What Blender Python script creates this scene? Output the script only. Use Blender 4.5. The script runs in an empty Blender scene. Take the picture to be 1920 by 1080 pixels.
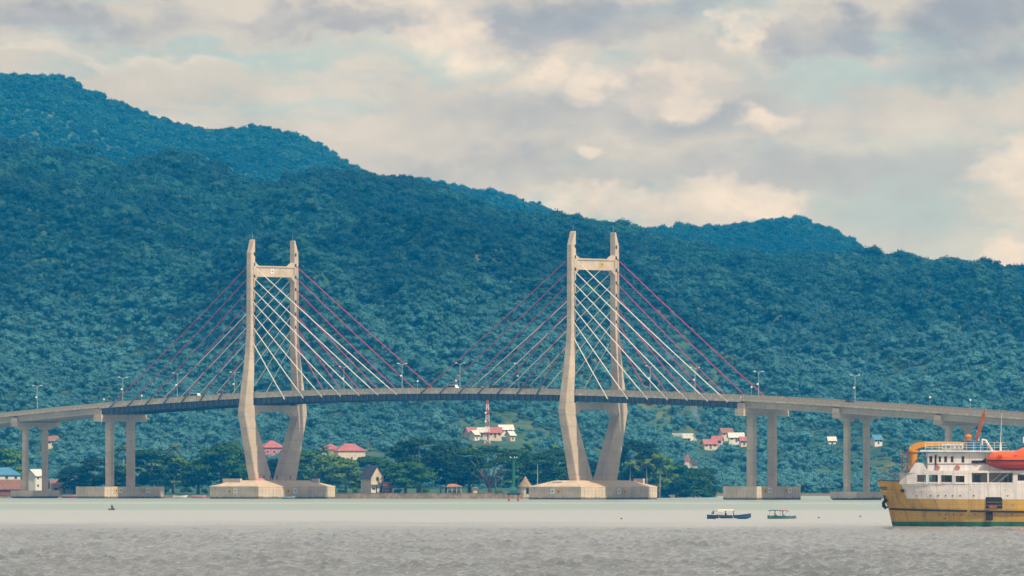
import bpy, math, random
import numpy as np
from mathutils import Vector, Matrix

rnd = random.Random(7)
npr = np.random.default_rng(11)
scn = bpy.context.scene
col = scn.collection
R = math.radians

# ------------------------------------------------------------------ camera
FPX, CAM_H, HORIZON = 16640.0, 6.9, 897.4        # focal length in photo pixels, eye height, horizon row
cam_d = bpy.data.cameras.new('camera')
cam_d.sensor_width = 36.0
cam_d.lens = FPX / 1920.0 * 36.0
cam_d.shift_y = (HORIZON - 540.0) / 1920.0
cam_d.clip_start = 5.0
cam_d.clip_end = 40000.0
cam = bpy.data.objects.new('camera', cam_d)
cam.location = (0, 0, CAM_H)
cam.rotation_euler = (R(90), 0, 0)
col.objects.link(cam)
scn.camera = cam

# ------------------------------------------------------------------ light
SUN_DIR = Vector((0.66, -0.72, 0.0)).normalized() * math.cos(R(47)) + Vector((0, 0, math.sin(R(47))))
sun_d = bpy.data.lights.new('sun', 'SUN')
sun_d.energy = 3.9
sun_d.angle = R(1.0)
sun_d.color = (1.0, 0.92, 0.80)
sun = bpy.data.objects.new('sun', sun_d)
sun.rotation_euler = (-SUN_DIR).to_track_quat('-Z', 'Y').to_euler()
sun.location = (300, -300, 500)
col.objects.link(sun)

scn.view_settings.view_transform = 'Standard'
scn.view_settings.look = 'None'
scn.view_settings.exposure = 0.12
scn.view_settings.gamma = 1.0
scn.view_settings.use_curve_mapping = False
scn.cycles.max_bounces = 6
scn.cycles.diffuse_bounces = 2
scn.cycles.glossy_bounces = 3
scn.cycles.transparent_max_bounces = 8
scn.cycles.volume_bounces = 0
scn.cycles.use_denoising = True

# ------------------------------------------------------------------ node helper
class NT:
    def __init__(s, tree):
        s.t = tree
    def n(s, typ, **kw):
        nd = s.t.nodes.new(typ)
        for k, v in kw.items():
            setattr(nd, k, v)
        return nd
    def put(s, sock, v):
        if hasattr(v, 'is_linked') or hasattr(v, 'links'):
            s.t.links.new(v, sock)
        else:
            sock.default_value = v
    def math(s, op, a, b=None, c=None, clamp=False):
        nd = s.n('ShaderNodeMath', operation=op)
        nd.use_clamp = clamp
        s.put(nd.inputs[0], a)
        if b is not None: s.put(nd.inputs[1], b)
        if c is not None: s.put(nd.inputs[2], c)
        return nd.outputs[0]
    def vmath(s, op, a, b=None):
        nd = s.n('ShaderNodeVectorMath', operation=op)
        s.put(nd.inputs[0], a)
        if b is not None: s.put(nd.inputs[1], b)
        return nd.outputs[0]
    def sep(s, v):
        nd = s.n('ShaderNodeSeparateXYZ'); s.put(nd.inputs[0], v); return nd.outputs
    def comb(s, x, y, z):
        nd = s.n('ShaderNodeCombineXYZ')
        for i, v in enumerate((x, y, z)): s.put(nd.inputs[i], v)
        return nd.outputs[0]
    def noise(s, vec, scale, detail=4.0, rough=0.55, lac=2.0, out=0):
        nd = s.n('ShaderNodeTexNoise')
        s.put(nd.inputs['Vector'], vec)
        nd.inputs['Scale'].default_value = scale
        nd.inputs['Detail'].default_value = detail
        nd.inputs['Roughness'].default_value = rough
        nd.inputs['Lacunarity'].default_value = lac
        return nd.outputs[out]
    def sstep(s, v, lo, hi, a=0.0, b=1.0):
        nd = s.n('ShaderNodeMapRange', interpolation_type='SMOOTHSTEP')
        s.put(nd.inputs['Value'], v)
        s.put(nd.inputs['From Min'], lo); s.put(nd.inputs['From Max'], hi)
        s.put(nd.inputs['To Min'], a); s.put(nd.inputs['To Max'], b)
        return nd.outputs['Result']
    def mix(s, fac, a, b, blend='MIX'):
        nd = s.n('ShaderNodeMix', data_type='RGBA', blend_type=blend)
        s.put(nd.inputs['Factor'], fac)
        s.put(nd.inputs[6], a if not isinstance(a, tuple) else (*a, 1.0)[:4])
        s.put(nd.inputs[7], b if not isinstance(b, tuple) else (*b, 1.0)[:4])
        return nd.outputs[2]

# ------------------------------------------------------------------ world: Nishita sky seen through broken cloud
SKY_STRENGTH = 0.10
world = bpy.data.worlds.new('World')
scn.world = world
world.use_nodes = True
w = NT(world.node_tree)
world.node_tree.nodes.clear()
sky = w.n('ShaderNodeTexSky', sky_type='NISHITA')
sky.sun_disc = False
sky.sun_elevation = R(47)
sky.sun_rotation = math.atan2(SUN_DIR.x, SUN_DIR.y)
sky.air_density = 1.0
sky.dust_density = 1.5
sky.ozone_density = 1.2
gen = w.n('ShaderNodeTexCoord').outputs['Generated']
dx, dy, dz = w.sep(gen)[:3]
az = w.math('ARCTAN2', dx, dy)                    # azimuth from +Y and elevation, radians
el = w.math('ARCSINE', dz)
P = w.comb(dx, w.math('MULTIPLY', dy, 1.0), w.math('MULTIPLY', dz, 2.6))
# slow wobble so that cloud edges billow
wob = w.vmath('SUBTRACT', w.noise(w.comb(dx, dy, w.math('MULTIPLY', dz, 1.6)), 62.0, 5.0, 0.62, out=1), (0.5, 0.5, 0.5))
wx, wy, wz = w.sep(wob)[:3]
fine = w.noise(w.comb(dx, dy, w.math('MULTIPLY', dz, 1.5)), 150.0, 6.0, 0.6)
def relief(scale, k, hi):
    """billow shading: how much thicker the cloud is here than a little towards the sun"""
    q = w.comb(dx, dy, w.math('MULTIPLY', dz, 1.7))
    return w.math('MULTIPLY', w.math('SUBTRACT', w.noise(q, scale, hi, 0.6), w.noise(w.vmath('ADD', q, (0.35 / scale, 0.0, 0.45 / scale)), scale, hi, 0.6)), k)
azw = w.math('MULTIPLY_ADD', wx, 0.030, az)
elw = w.math('MULTIPLY_ADD', wy, 0.018, el)
def cloud_lobe(px, py, rx, ry, soft=0.55):
    """one cloud bank centred in a compass direction and elevation (given from the photo's pixels), soft billowing edge"""
    a0, e0 = (px - 960) / FPX, (HORIZON - py) / FPX
    u = w.math('DIVIDE', w.math('SUBTRACT', azw, a0), rx / FPX)
    v = w.math('DIVIDE', w.math('SUBTRACT', elw, e0), ry / FPX)
    d = w.math('SQRT', w.math('ADD', w.math('MULTIPLY', u, u), w.math('MULTIPLY', v, v)))
    return w.sstep(d, 1.0 + soft * 0.6, 1.0 - soft, 0.0, 1.0)
def bank(lobes):
    acc = None
    for L in lobes:
        c = cloud_lobe(*L)
        acc = c if acc is None else w.math('MAXIMUM', acc, c)
    return acc
def lit(c, k=1.0):
    return tuple(v * k / SKY_STRENGTH for v in c)
base_n = w.noise(P, 26.0, 5.0, 0.55)
gaps = w.sstep(w.noise(w.comb(w.math('MULTIPLY', dx, 1.0), dy, w.math('MULTIPLY', dz, 4.5)), 48.0, 5.0, 0.6), 0.50, 0.70)
grey_n = w.sstep(w.noise(w.vmath('ADD', P, (3.1, 7.7, 1.3)), 34.0, 5.0, 0.55), 0.46, 0.66)
cream_n = w.sstep(w.noise(w.vmath('ADD', P, (9.1, 2.7, 5.3)), 52.0, 6.0, 0.58), 0.50, 0.68)
# open blue: the Nishita sky
blue = w.mix(0.80, sky.outputs[0], lit((0.36, 0.53, 0.62)))
veil = w.mix(base_n, lit((0.59, 0.565, 0.53)), lit((0.67, 0.615, 0.545)))
c = w.mix(w.math('MULTIPLY', w.math('MAXIMUM', gaps, w.math('MULTIPLY', bank([(1640, 135, 300, 38, .8), (820, 105, 90, 40, .8), (1680, 380, 190, 110, .9), (480, 90, 420, 30, .9), (560, 190, 170, 22, .9), (1320, 20, 70, 60, .8)]), 0.85)), 0.8), veil, blue)
greys = bank([(1090, 25, 270, 70, .5), (1520, 60, 160, 60, .5), (1860, 60, 170, 110, .6), (1450, 330, 420, 60, .8), (880, 330, 260, 55, .8),
              (1200, 210, 480, 75, .8), (650, 30, 260, 30, .8), (130, 20, 260, 40, .8)])
grey_f = w.math('MULTIPLY', w.math('MAXIMUM', w.math('MULTIPLY', greys, 1.0), w.math('MULTIPLY', grey_n, 0.30)), w.sstep(fine, 0.25, 0.62, 0.45, 1.0))
grey_c = w.mix(w.sstep(el, 0.02, 0.052), lit((0.53, 0.51, 0.50)), lit((0.35, 0.335, 0.375)))
c = w.mix(grey_f, c, grey_c)
creams = bank([(830, 40, 110, 75, .6), (1010, 130, 80, 60, .7), (1090, 165, 60, 40, .8), (1250, 165, 110, 45, .6), (1430, 210, 75, 32, .6), (1375, 60, 45, 42, .7),
               (1230, 395, 290, 42, .5), (1440, 400, 90, 40, .5), (1895, 340, 75, 70, .6), (1900, 470, 60, 50, .7), (150, 105, 260, 18, .8)])
cream_f = w.math('MULTIPLY', w.math('MAXIMUM', w.math('MULTIPLY', creams, 0.78), w.math('MULTIPLY', cream_n, 0.22)), w.sstep(fine, 0.32, 0.62, 0.25, 1.0))
u_ = w.math('DIVIDE', w.math('SUBTRACT', w.math('MULTIPLY_ADD', w.math('SUBTRACT', fine, 0.5), 0.003, w.math('MULTIPLY_ADD', wx, 0.003, az)), 142 / FPX), 24 / FPX)
v_ = w.math('DIVIDE', w.math('SUBTRACT', w.math('MULTIPLY_ADD', w.math('SUBTRACT', fine, 0.5), 0.003, w.math('MULTIPLY_ADD', wy, 0.002, el)), 613 / FPX), 8 / FPX)
puff = w.sstep(w.math('ADD', w.math('MULTIPLY', u_, u_), w.math('MULTIPLY', v_, v_)), 2.8, 0.0, 0.0, 0.75)
cream_f = w.math('MAXIMUM', cream_f, puff)
c = w.mix(cream_f, c, lit((0.84, 0.755, 0.68)))
shade = w.math('ADD', 1.0, w.math('ADD', relief(70.0, 0.40, 5.0), relief(24.0, 0.30, 3.0)))
c = w.mix(1.0, c, w.comb(shade, shade, shade), 'MULTIPLY')
bg = w.n('ShaderNodeBackground')
bg.inputs['Strength'].default_value = SKY_STRENGTH
w.t.links.new(c, bg.inputs['Color'])
wo = w.n('ShaderNodeOutputWorld')
w.t.links.new(bg.outputs[0], wo.inputs['Surface'])

# ------------------------------------------------------------------ object helpers
def tag(o, label=None, cat=None, group=None, kind=None):
    if label: o['label'] = label
    if cat: o['category'] = cat
    if group: o['group'] = group
    if kind: o['kind'] = kind
    return o
def empty(name, loc=(0, 0, 0), rz=0.0, parent=None):
    o = bpy.data.objects.new(name, None)
    o.empty_display_size = 1.0
    col.objects.link(o)
    o.location = loc
    o.rotation_euler = (0, 0, rz)
    if parent: o.parent = parent
    return o
def put(name, mesh, parent=None, loc=(0, 0, 0), rot=(0, 0, 0), scale=(1, 1, 1)):
    o = bpy.data.objects.new(name, mesh)
    col.objects.link(o)
    o.location = loc; o.rotation_euler = rot; o.scale = scale
    if parent: o.parent = parent
    return o
def copy_tree(o, parent=None):
    c_ = o.copy()
    col.objects.link(c_)
    c_.parent = parent
    for ch in list(o.children):
        copy_tree(ch, c_)
    return c_
class MB:
    """collects faces; build() links them as ONE mesh object"""
    def __init__(s):
        s.v = []; s.f = []; s.m = []
    def add(s, verts, faces, mi=0):
        b = len(s.v)
        s.v.extend([tuple(p) for p in verts])
        s.f.extend([tuple(i + b for i in f) for f in faces])
        s.m.extend([mi] * len(faces))
        return s
    def box(s, x0, x1, y0, y1, z0, z1, mi=0, mat=None):
        v = [(x, y, z) for z in (z0, z1) for y in (y0, y1) for x in (x0, x1)]
        if mat is not None: v = [mat @ Vector(p) for p in v]
        return s.add(v, [(0, 2, 3, 1), (4, 5, 7, 6), (0, 1, 5, 4), (2, 6, 7, 3), (0, 4, 6, 2), (1, 3, 7, 5)], mi)
    def loft(s, rings, mi=0, caps=True, closed=True):
        n = len(rings[0]); v = [p for r in rings for p in r]; f = []
        for k in range(len(rings) - 1):
            for i in range(n if closed else n - 1):
                j = (i + 1) % n
                f.append((k * n + i, k * n + j, (k + 1) * n + j, (k + 1) * n + i))
        if caps:
            f.append(tuple(reversed(range(n)))); f.append(tuple((len(rings) - 1) * n + i for i in range(n)))
        return s.add(v, f, mi)
    def path(s, pts, rad, n=8, mi=0, caps=True):
        pts = [Vector(p) for p in pts]
        if not isinstance(rad, (list, tuple)): rad = [rad] * len(pts)
        rings = []; up = None
        for k, p in enumerate(pts):
            d = (pts[min(k + 1, len(pts) - 1)] - pts[max(k - 1, 0)]).normalized()
            if up is None:
                up = Vector((0, 0, 1)) if abs(d.z) < 0.9 else Vector((1, 0, 0))
            a = d.cross(up).normalized(); b = a.cross(d).normalized(); up = b
            rings.append([p + (a * math.cos(t) + b * math.sin(t)) * rad[k] for t in [2 * math.pi * i / n for i in range(n)]])
        return s.loft(rings, mi, caps)
    def lathe(s, prof, n=12, c=(0, 0), mi=0):
        rings = [[(c[0] + r * math.cos(2 * math.pi * i / n), c[1] + r * math.sin(2 * math.pi * i / n), z) for i in range(n)] for r, z in prof]
        return s.loft(rings, mi)
    def prism(s, poly, lo, hi, axis='y', mi=0):
        """poly of 2-D points extruded along an axis; 'y': (x,z), 'x': (y,z), 'z': (x,y)"""
        def p3(p, t):
            return (p[0], t, p[1]) if axis == 'y' else (t, p[0], p[1]) if axis == 'x' else (p[0], p[1], t)
        return s.loft([[p3(p, lo) for p in poly], [p3(p, hi) for p in poly]], mi)
    def mesh(s, name, mats, smooth=False):
        me = bpy.data.meshes.new(name)
        me.from_pydata(s.v, [], s.f)
        for m in (mats if isinstance(mats, (list, tuple)) else [mats]):
            me.materials.append(m)
        if isinstance(mats, (list, tuple)) and len(mats) > 1:
            me.polygons.foreach_set('material_index', s.m)
        if smooth: me.polygons.foreach_set('use_smooth', [True] * len(me.polygons))
        me.validate(); me.update()
        # outward normals
        import bmesh
        bm = bmesh.new(); bm.from_mesh(me)
        bmesh.ops.recalc_face_normals(bm, faces=bm.faces)
        bm.to_mesh(me); bm.free()
        return me
    def build(s, name, mats, parent=None, smooth=False, loc=(0, 0, 0), rot=(0, 0, 0)):
        return put(name, s.mesh(name, mats, smooth), parent, loc, rot)

# ------------------------------------------------------------------ materials
def material(name, colr, rough=0.7, var=0.25, scale=1.0, metal=0.0, streak=0.0, spots=None, bump=0.0, spec=0.4, second=None):
    """Principled surface with noise mottling, optional vertical weather streaks and stains with their own colour"""
    m = bpy.data.materials.new(name); m.use_nodes = True
    t = NT(m.node_tree); bs = m.node_tree.nodes['Principled BSDF']
    co = t.n('ShaderNodeTexCoord').outputs['Object']
    n1 = t.noise(co, scale, 5.0, 0.6)
    dark = tuple(v * (1 - var) for v in colr); light = tuple(min(1, v * (1 + var * 0.7)) for v in colr)
    c_ = t.mix(t.sstep(n1, 0.3, 0.7), dark, light)
    if second:
        c_ = t.mix(t.math('MULTIPLY', t.sstep(t.noise(co, scale * 0.27, 3.0), 0.45, 0.65), 0.7), c_, second)
    if streak > 0:
        x, y, z = t.sep(co)[:3]
        n2 = t.noise(t.comb(x, y, t.math('MULTIPLY', z, 0.06)), scale * 3.2, 4.0, 0.6)
        c_ = t.mix(t.math('MULTIPLY', t.sstep(n2, 0.48, 0.72), streak), c_, tuple(v * 0.35 for v in colr))
    if spots:
        sc, lo, sp = spots
        c_ = t.mix(t.sstep(t.noise(co, sc, 6.0, 0.68), lo, lo + 0.06), c_, sp)
    t.put(bs.inputs['Base Color'], c_)
    bs.inputs['Roughness'].default_value = rough
    bs.inputs['Metallic'].default_value = metal
    bs.inputs['Specular IOR Level'].default_value = spec
    if bump > 0:
        b = t.n('ShaderNodeBump'); b.inputs['Strength'].default_value = 0.6; b.inputs['Distance'].default_value = bump
        t.put(b.inputs['Height'], n1); t.put(bs.inputs['Normal'], b.outputs[0])
    return m
def concrete(name, colr, pour=4.0, tide=False):
    """cast concrete: pour joints at even lifts, board marks, run-down stains, mottling"""
    m = bpy.data.materials.new(name); m.use_nodes = True
    t = NT(m.node_tree); bs = m.node_tree.nodes['Principled BSDF']
    co = t.n('ShaderNodeTexCoord').outputs['Object']
    x, y, z = t.sep(co)[:3]
    big = t.noise(co, 0.16, 5.0, 0.6); small = t.noise(co, 1.3, 5.0, 0.65)
    c_ = t.mix(t.sstep(big, 0.3, 0.7), tuple(v * 0.80 for v in colr), tuple(v * 1.12 for v in colr))
    c_ = t.mix(t.math('MULTIPLY', t.sstep(small, 0.35, 0.7), 0.35), c_, tuple(v * 0.62 for v in colr))
    run = t.noise(t.comb(x, y, t.math('MULTIPLY', z, 0.05)), 1.1, 5.0, 0.65)
    c_ = t.mix(t.math('MULTIPLY', t.sstep(run, 0.52, 0.74), 0.36), c_, (0.12, 0.10, 0.085))
    # each lift of concrete has its own tone, and a dark joint between lifts
    lift = t.math('FLOOR', t.math('DIVIDE', z, pour))
    wn = t.n('ShaderNodeTexWhiteNoise', noise_dimensions='1D'); t.put(wn.inputs['W'], lift)
    c_ = t.mix(t.math('MULTIPLY', wn.outputs['Value'], 0.22), c_, tuple(v * 0.55 for v in colr))
    fr = t.math('FRACT', t.math('DIVIDE', z, pour))
    joint = t.math('LESS_THAN', fr, 0.14 / pour * 1.6)
    c_ = t.mix(t.math('MULTIPLY', joint, 0.26), c_, (0.13, 0.11, 0.10))
    if tide:                                                                     # weed and slime up to the high-water mark
        zz = t.math('MULTIPLY_ADD', t.math('SUBTRACT', t.noise(co, 0.8, 4.0), 0.5), 0.9, z)
        c_ = t.mix(t.math('MULTIPLY', t.sstep(zz, 0.85, 0.45), 0.8), c_, (0.045, 0.042, 0.03))
    t.put(bs.inputs['Base Color'], c_)
    bs.inputs['Roughness'].default_value = 0.88
    bs.inputs['Specular IOR Level'].default_value = 0.25
    b = t.n('ShaderNodeBump'); b.inputs['Strength'].default_value = 0.5; b.inputs['Distance'].default_value = 0.06
    t.put(b.inputs['Height'], small); t.put(bs.inputs['Normal'], b.outputs[0])
    return m
def foliage(name, cols, patch=None, zone=None):
    """leaf colour that varies from tree to tree (Object Info random) and from clump to clump"""
    m = bpy.data.materials.new(name); m.use_nodes = True
    t = NT(m.node_tree); bs = m.node_tree.nodes['Principled BSDF']
    oi = t.n('ShaderNodeObjectInfo')
    cr = t.n('ShaderNodeValToRGB'); cr.color_ramp.interpolation = 'LINEAR'
    e = cr.color_ramp.elements
    while len(e) < len(cols): e.new(0.5)
    for i, cc in enumerate(cols):
        e[i].position = i / (len(cols) - 1); e[i].color = (*cc, 1)
    co = t.n('ShaderNodeTexCoord').outputs['Object']
    f = t.math('MULTIPLY_ADD', t.math('SUBTRACT', t.noise(co, 0.45, 3.0), 0.5), 0.5, oi.outputs['Random'], clamp=True)
    t.put(cr.inputs[0], f)
    c_ = cr.outputs[0]
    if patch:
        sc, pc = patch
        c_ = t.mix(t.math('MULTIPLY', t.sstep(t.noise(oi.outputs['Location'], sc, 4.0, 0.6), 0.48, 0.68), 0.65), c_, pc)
    if patch:                                                                    # broad valley shade, painted as dark patches in the leaf colour
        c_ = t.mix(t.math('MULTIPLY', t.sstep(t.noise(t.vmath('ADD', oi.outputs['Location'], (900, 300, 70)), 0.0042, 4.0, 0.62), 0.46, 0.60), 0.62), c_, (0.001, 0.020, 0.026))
    if zone:                                                                     # haze and sunlight on the low slopes, painted as paler leaves
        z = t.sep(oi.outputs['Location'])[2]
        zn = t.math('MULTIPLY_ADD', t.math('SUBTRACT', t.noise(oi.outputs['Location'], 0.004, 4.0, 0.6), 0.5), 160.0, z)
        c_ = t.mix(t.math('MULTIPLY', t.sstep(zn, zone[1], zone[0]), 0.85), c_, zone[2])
    t.put(bs.inputs['Base Color'], c_)
    bs.inputs['Roughness'].default_value = 0.7
    bs.inputs['Specular IOR Level'].default_value = 0.2
    return m

M = {}
M['concrete'] = concrete('pale_concrete', (0.58, 0.475, 0.365))
M['cap'] = concrete('pile_cap_concrete', (0.62, 0.51, 0.39), pour=2.8, tide=True)
M['cap_top'] = material('pile_cap_top_concrete', (0.62, 0.51, 0.39), 0.9, 0.22, 0.35, second=(0.50, 0.36, 0.22))
M['parapet'] = material('parapet_concrete', (0.58, 0.49, 0.39), 0.85, 0.25, 0.8, streak=0.5)
M['girder_c'] = concrete('girder_concrete', (0.48, 0.42, 0.34), pour=50)
M['steel'] = material('girder_blue_grey_steel', (0.040, 0.046, 0.064), 0.6, 0.25, 0.5, streak=0.4)
M['steel_l'] = material('stiffener_grey_steel', (0.085, 0.09, 0.11), 0.6, 0.2, 0.6)
M['asphalt'] = material('asphalt', (0.05, 0.05, 0.052), 0.9, 0.2, 0.5)
M['cable_w'] = material('white_cable_sheath', (0.80, 0.77, 0.70), 0.45, 0.05, 0.5)
M['cable_r'] = material('red_cable_sheath', (0.42, 0.03, 0.08), 0.45, 0.08, 0.5)
M['dark'] = material('dark_recess', (0.018, 0.017, 0.018), 0.8, 0.2, 2.0)
M['black'] = material('black_rubber', (0.02, 0.02, 0.022), 0.7, 0.2, 2.0)
M['yellow'] = material('yellow_sign_paint', (0.62, 0.40, 0.03), 0.5, 0.1, 3.0)
M['white'] = material('white_paint', (0.72, 0.70, 0.66), 0.5, 0.08, 1.5, streak=0.25)
M['blue'] = material('blue_paint', (0.03, 0.14, 0.30), 0.5, 0.2, 1.5)
M['glass'] = material('dark_glass', (0.02, 0.03, 0.04), 0.08, 0.1, 1.0, spec=0.6)
M['galv'] = material('galvanised_steel', (0.42, 0.43, 0.43), 0.45, 0.15, 1.0, metal=0.4)
M['globe'] = material('white_lamp_globe', (0.8, 0.8, 0.78), 0.3, 0.03, 1.0)

# ================================================================== the setting: sea, land, hills
# ---- shoreline of the low cape behind the bridge: x -> distance of the water's edge
SH = np.array([(-3000, 3230), (-400, 3215), (-185, 3195), (-120, 3168), (-60, 3085), (20, 3062), (36, 3085), (50, 3170), (66, 3270), (74, 3400), (82, 3540), (400, 3545), (3000, 3600)], float)
def shore_y(x):
    return np.interp(x, SH[:, 0], SH[:, 1])
def vnoise(seed):
    """smooth value noise on numpy arrays"""
    g = np.random.default_rng(seed).random((256, 256))
    def f(x, y):
        xi = np.floor(x).astype(int); yi = np.floor(y).astype(int)
        fx = x - xi; fy = y - yi
        fx = fx * fx * (3 - 2 * fx); fy = fy * fy * (3 - 2 * fy)
        a = g[xi % 256, yi % 256]; b = g[(xi + 1) % 256, yi % 256]
        c_ = g[xi % 256, (yi + 1) % 256]; d = g[(xi + 1) % 256, (yi + 1) % 256]
        return (a * (1 - fx) + b * fx) * (1 - fy) + (c_ * (1 - fx) + d * fx) * fy
    return f
N1, N2, N3 = vnoise(1), vnoise(2), vnoise(3)
def fbm(n, x, y, o=4):
    s = 0; a = 1; t = 0
    for k in range(o):
        s = s + a * (n(x * 2 ** k + 17 * k, y * 2 ** k + 31 * k) - 0.5); t += a; a *= 0.5
    return s / t
def smooth(t):
    t = np.clip(t, 0, 1); return t * t * (3 - 2 * t)
# ridge crests: distance and height along each range (from the skyline)
YF, YB = 5300.0, 8000.0
def crest(pts, y):
    a = np.array(pts, float)
    return (a[:, 0] - 960) / FPX * y, CAM_H + (HORIZON - a[:, 1]) / FPX * y - 5.0
FX, FZ = crest([(-900, 330), (-500, 270), (-200, 250), (0, 272), (100, 285), (190, 300), (245, 330), (290, 303), (340, 292), (400, 318), (480, 352), (520, 350), (570, 333), (620, 326), (700, 338), (760, 343), (830, 362), (900, 396),
                 (960, 410), (1000, 414), (1080, 418), (1180, 438), (1250, 458), (1320, 474), (1420, 488), (1520, 489), (1620, 487), (1720, 495), (1800, 503), (1920, 516), (2200, 540), (2800, 590)], YF)
BX, BZ = crest([(-900, 230), (-400, 180), (-100, 152), (0, 148), (60, 148), (130, 156), (200, 188), (250, 209), (300, 228), (350, 241), (400, 249), (450, 246), (480, 243), (520, 249), (580, 269), (640, 303), (690, 335),
                 (740, 352), (780, 342), (870, 360), (950, 379), (1010, 396), (1060, 425), (1120, 455), (1180, 440), (1230, 434), (1290, 435), (1350, 434), (1440, 423), (1500, 427), (1550, 444), (1590, 469), (1640, 500), (1800, 560), (2800, 640)], YB)
def hill_z(x, y):
    x = np.asarray(x, float); y = np.asarray(y, float)
    sy = shore_y(x)
    foot = np.maximum(sy + 130, 3560)
    rf = np.interp(x, FX, FZ); rb = np.interp(x, BX, BZ)
    wv = (y - foot) / (YF - foot)
    up = 0.30 * np.clip(wv, 0, 1) + 0.70 * smooth(wv) ** 1.15
    gul = 0.55 - 1.9 * np.abs(fbm(N1, x / 165.0 + 0.25 * y / 165, y / 850.0, 3))     # sharp spurs and gullies running down the slope
    gul = gul - 0.35 + 0.9 * fbm(N3, x / 330.0 - y / 900.0, y / 700.0, 2)
    body = np.sin(np.clip(wv / 0.94, 0, 1) * math.pi) ** 1.5
    zf = rf * up + body * (gul * 118 + fbm(N2, x / 70, y / 120, 3) * 22)
    fall = np.clip((y - YF) / 1100.0, 0, 1)
    zf = np.where(y > YF, rf * (1 - 0.55 * smooth(fall)), zf)
    wb = (y - (YF + 700)) / (YB - YF - 700)
    zb = rb * (0.25 * np.clip(wb, 0, 1) + 0.75 * smooth(wb)) + np.sin(np.clip(wb, 0, 1) * math.pi) * (fbm(N3, x / 260, y / 520, 4) * 75)
    zb = np.where(y > YB, rb * (1 - 0.5 * smooth((y - YB) / 1300)), zb)
    z = np.maximum(zf, np.where(y > YF + 300, zb, -50))
    land = smooth((y - sy + 3) / 9.0)
    low = -3.0 + land * 4.2 + smooth((y - sy - 15) / 200) * 1.6 + fbm(N2, x / 22, y / 22, 2) * 0.5 * land
    return np.maximum(low, np.where(y > foot, z + 1.0, -50)) if True else low

def grid_mesh(name, xs, ys, zf, mat):
    X, Y = np.meshgrid(xs, ys)
    Z = zf(X, Y)
    nx, ny = len(xs), len(ys)
    me = bpy.data.meshes.new(name)
    co = np.stack([X, Y, Z], -1).reshape(-1, 3)
    i = np.arange(nx - 1)[None, :] + nx * np.arange(ny - 1)[:, None]
    q = np.stack([i, i + 1, i + 1 + nx, i + nx], -1).reshape(-1, 4)
    me.vertices.add(len(co)); me.vertices.foreach_set('co', co.ravel())
    me.loops.add(q.size); me.loops.foreach_set('vertex_index', q.ravel().astype(np.int32))
    me.polygons.add(len(q)); me.polygons.foreach_set('loop_start', np.arange(0, q.size, 4, dtype=np.int32))
    me.polygons.foreach_set('use_smooth', np.ones(len(q), bool))
    me.update(calc_edges=True)
    me.materials.append(mat)
    return put(name, me)

def ground_material():
    m = bpy.data.materials.new('undergrowth_and_grass'); m.use_nodes = True
    t = NT(m.node_tree); bs = m.node_tree.nodes['Principled BSDF']
    co = t.n('ShaderNodeTexCoord').outputs['Object']
    c_ = t.mix(t.sstep(t.noise(co, 0.012, 5.0, 0.6), 0.35, 0.65), (0.030, 0.085, 0.060), (0.075, 0.14, 0.085))
    c_ = t.mix(t.sstep(t.noise(co, 0.11, 5.0, 0.65), 0.45, 0.7), c_, (0.035, 0.055, 0.02))
    c_ = t.mix(t.sstep(t.noise(t.vmath('ADD', co, (50, 9, 3)), 0.011, 5.0, 0.65), 0.56, 0.66), c_, (0.15, 0.155, 0.045))
    z = t.sep(co)[2]
    c_ = t.mix(t.sstep(z, 1.3, 0.6), c_, (0.16, 0.12, 0.085))                  # bare foreshore
    t.put(bs.inputs['Base Color'], c_)
    bs.inputs['Roughness'].default_value = 0.95; bs.inputs['Specular IOR Level'].default_value = 0.1
    return m
M['ground'] = ground_material()
xs1 = np.arange(-760, 761, 6.0)
o = grid_mesh('cape_ground', xs1, np.arange(3030, 3700, 4.0), hill_z, M['ground']); tag(o, kind='structure')
o = grid_mesh('wooded_hills', np.arange(-1500, 1501, 15.0), np.concatenate([np.arange(3690, 5900, 20.0), np.arange(5900, 9601, 40.0)]), lambda x, y: hill_z(x, y) - 0.02, M['ground']); tag(o, kind='structure')

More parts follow.
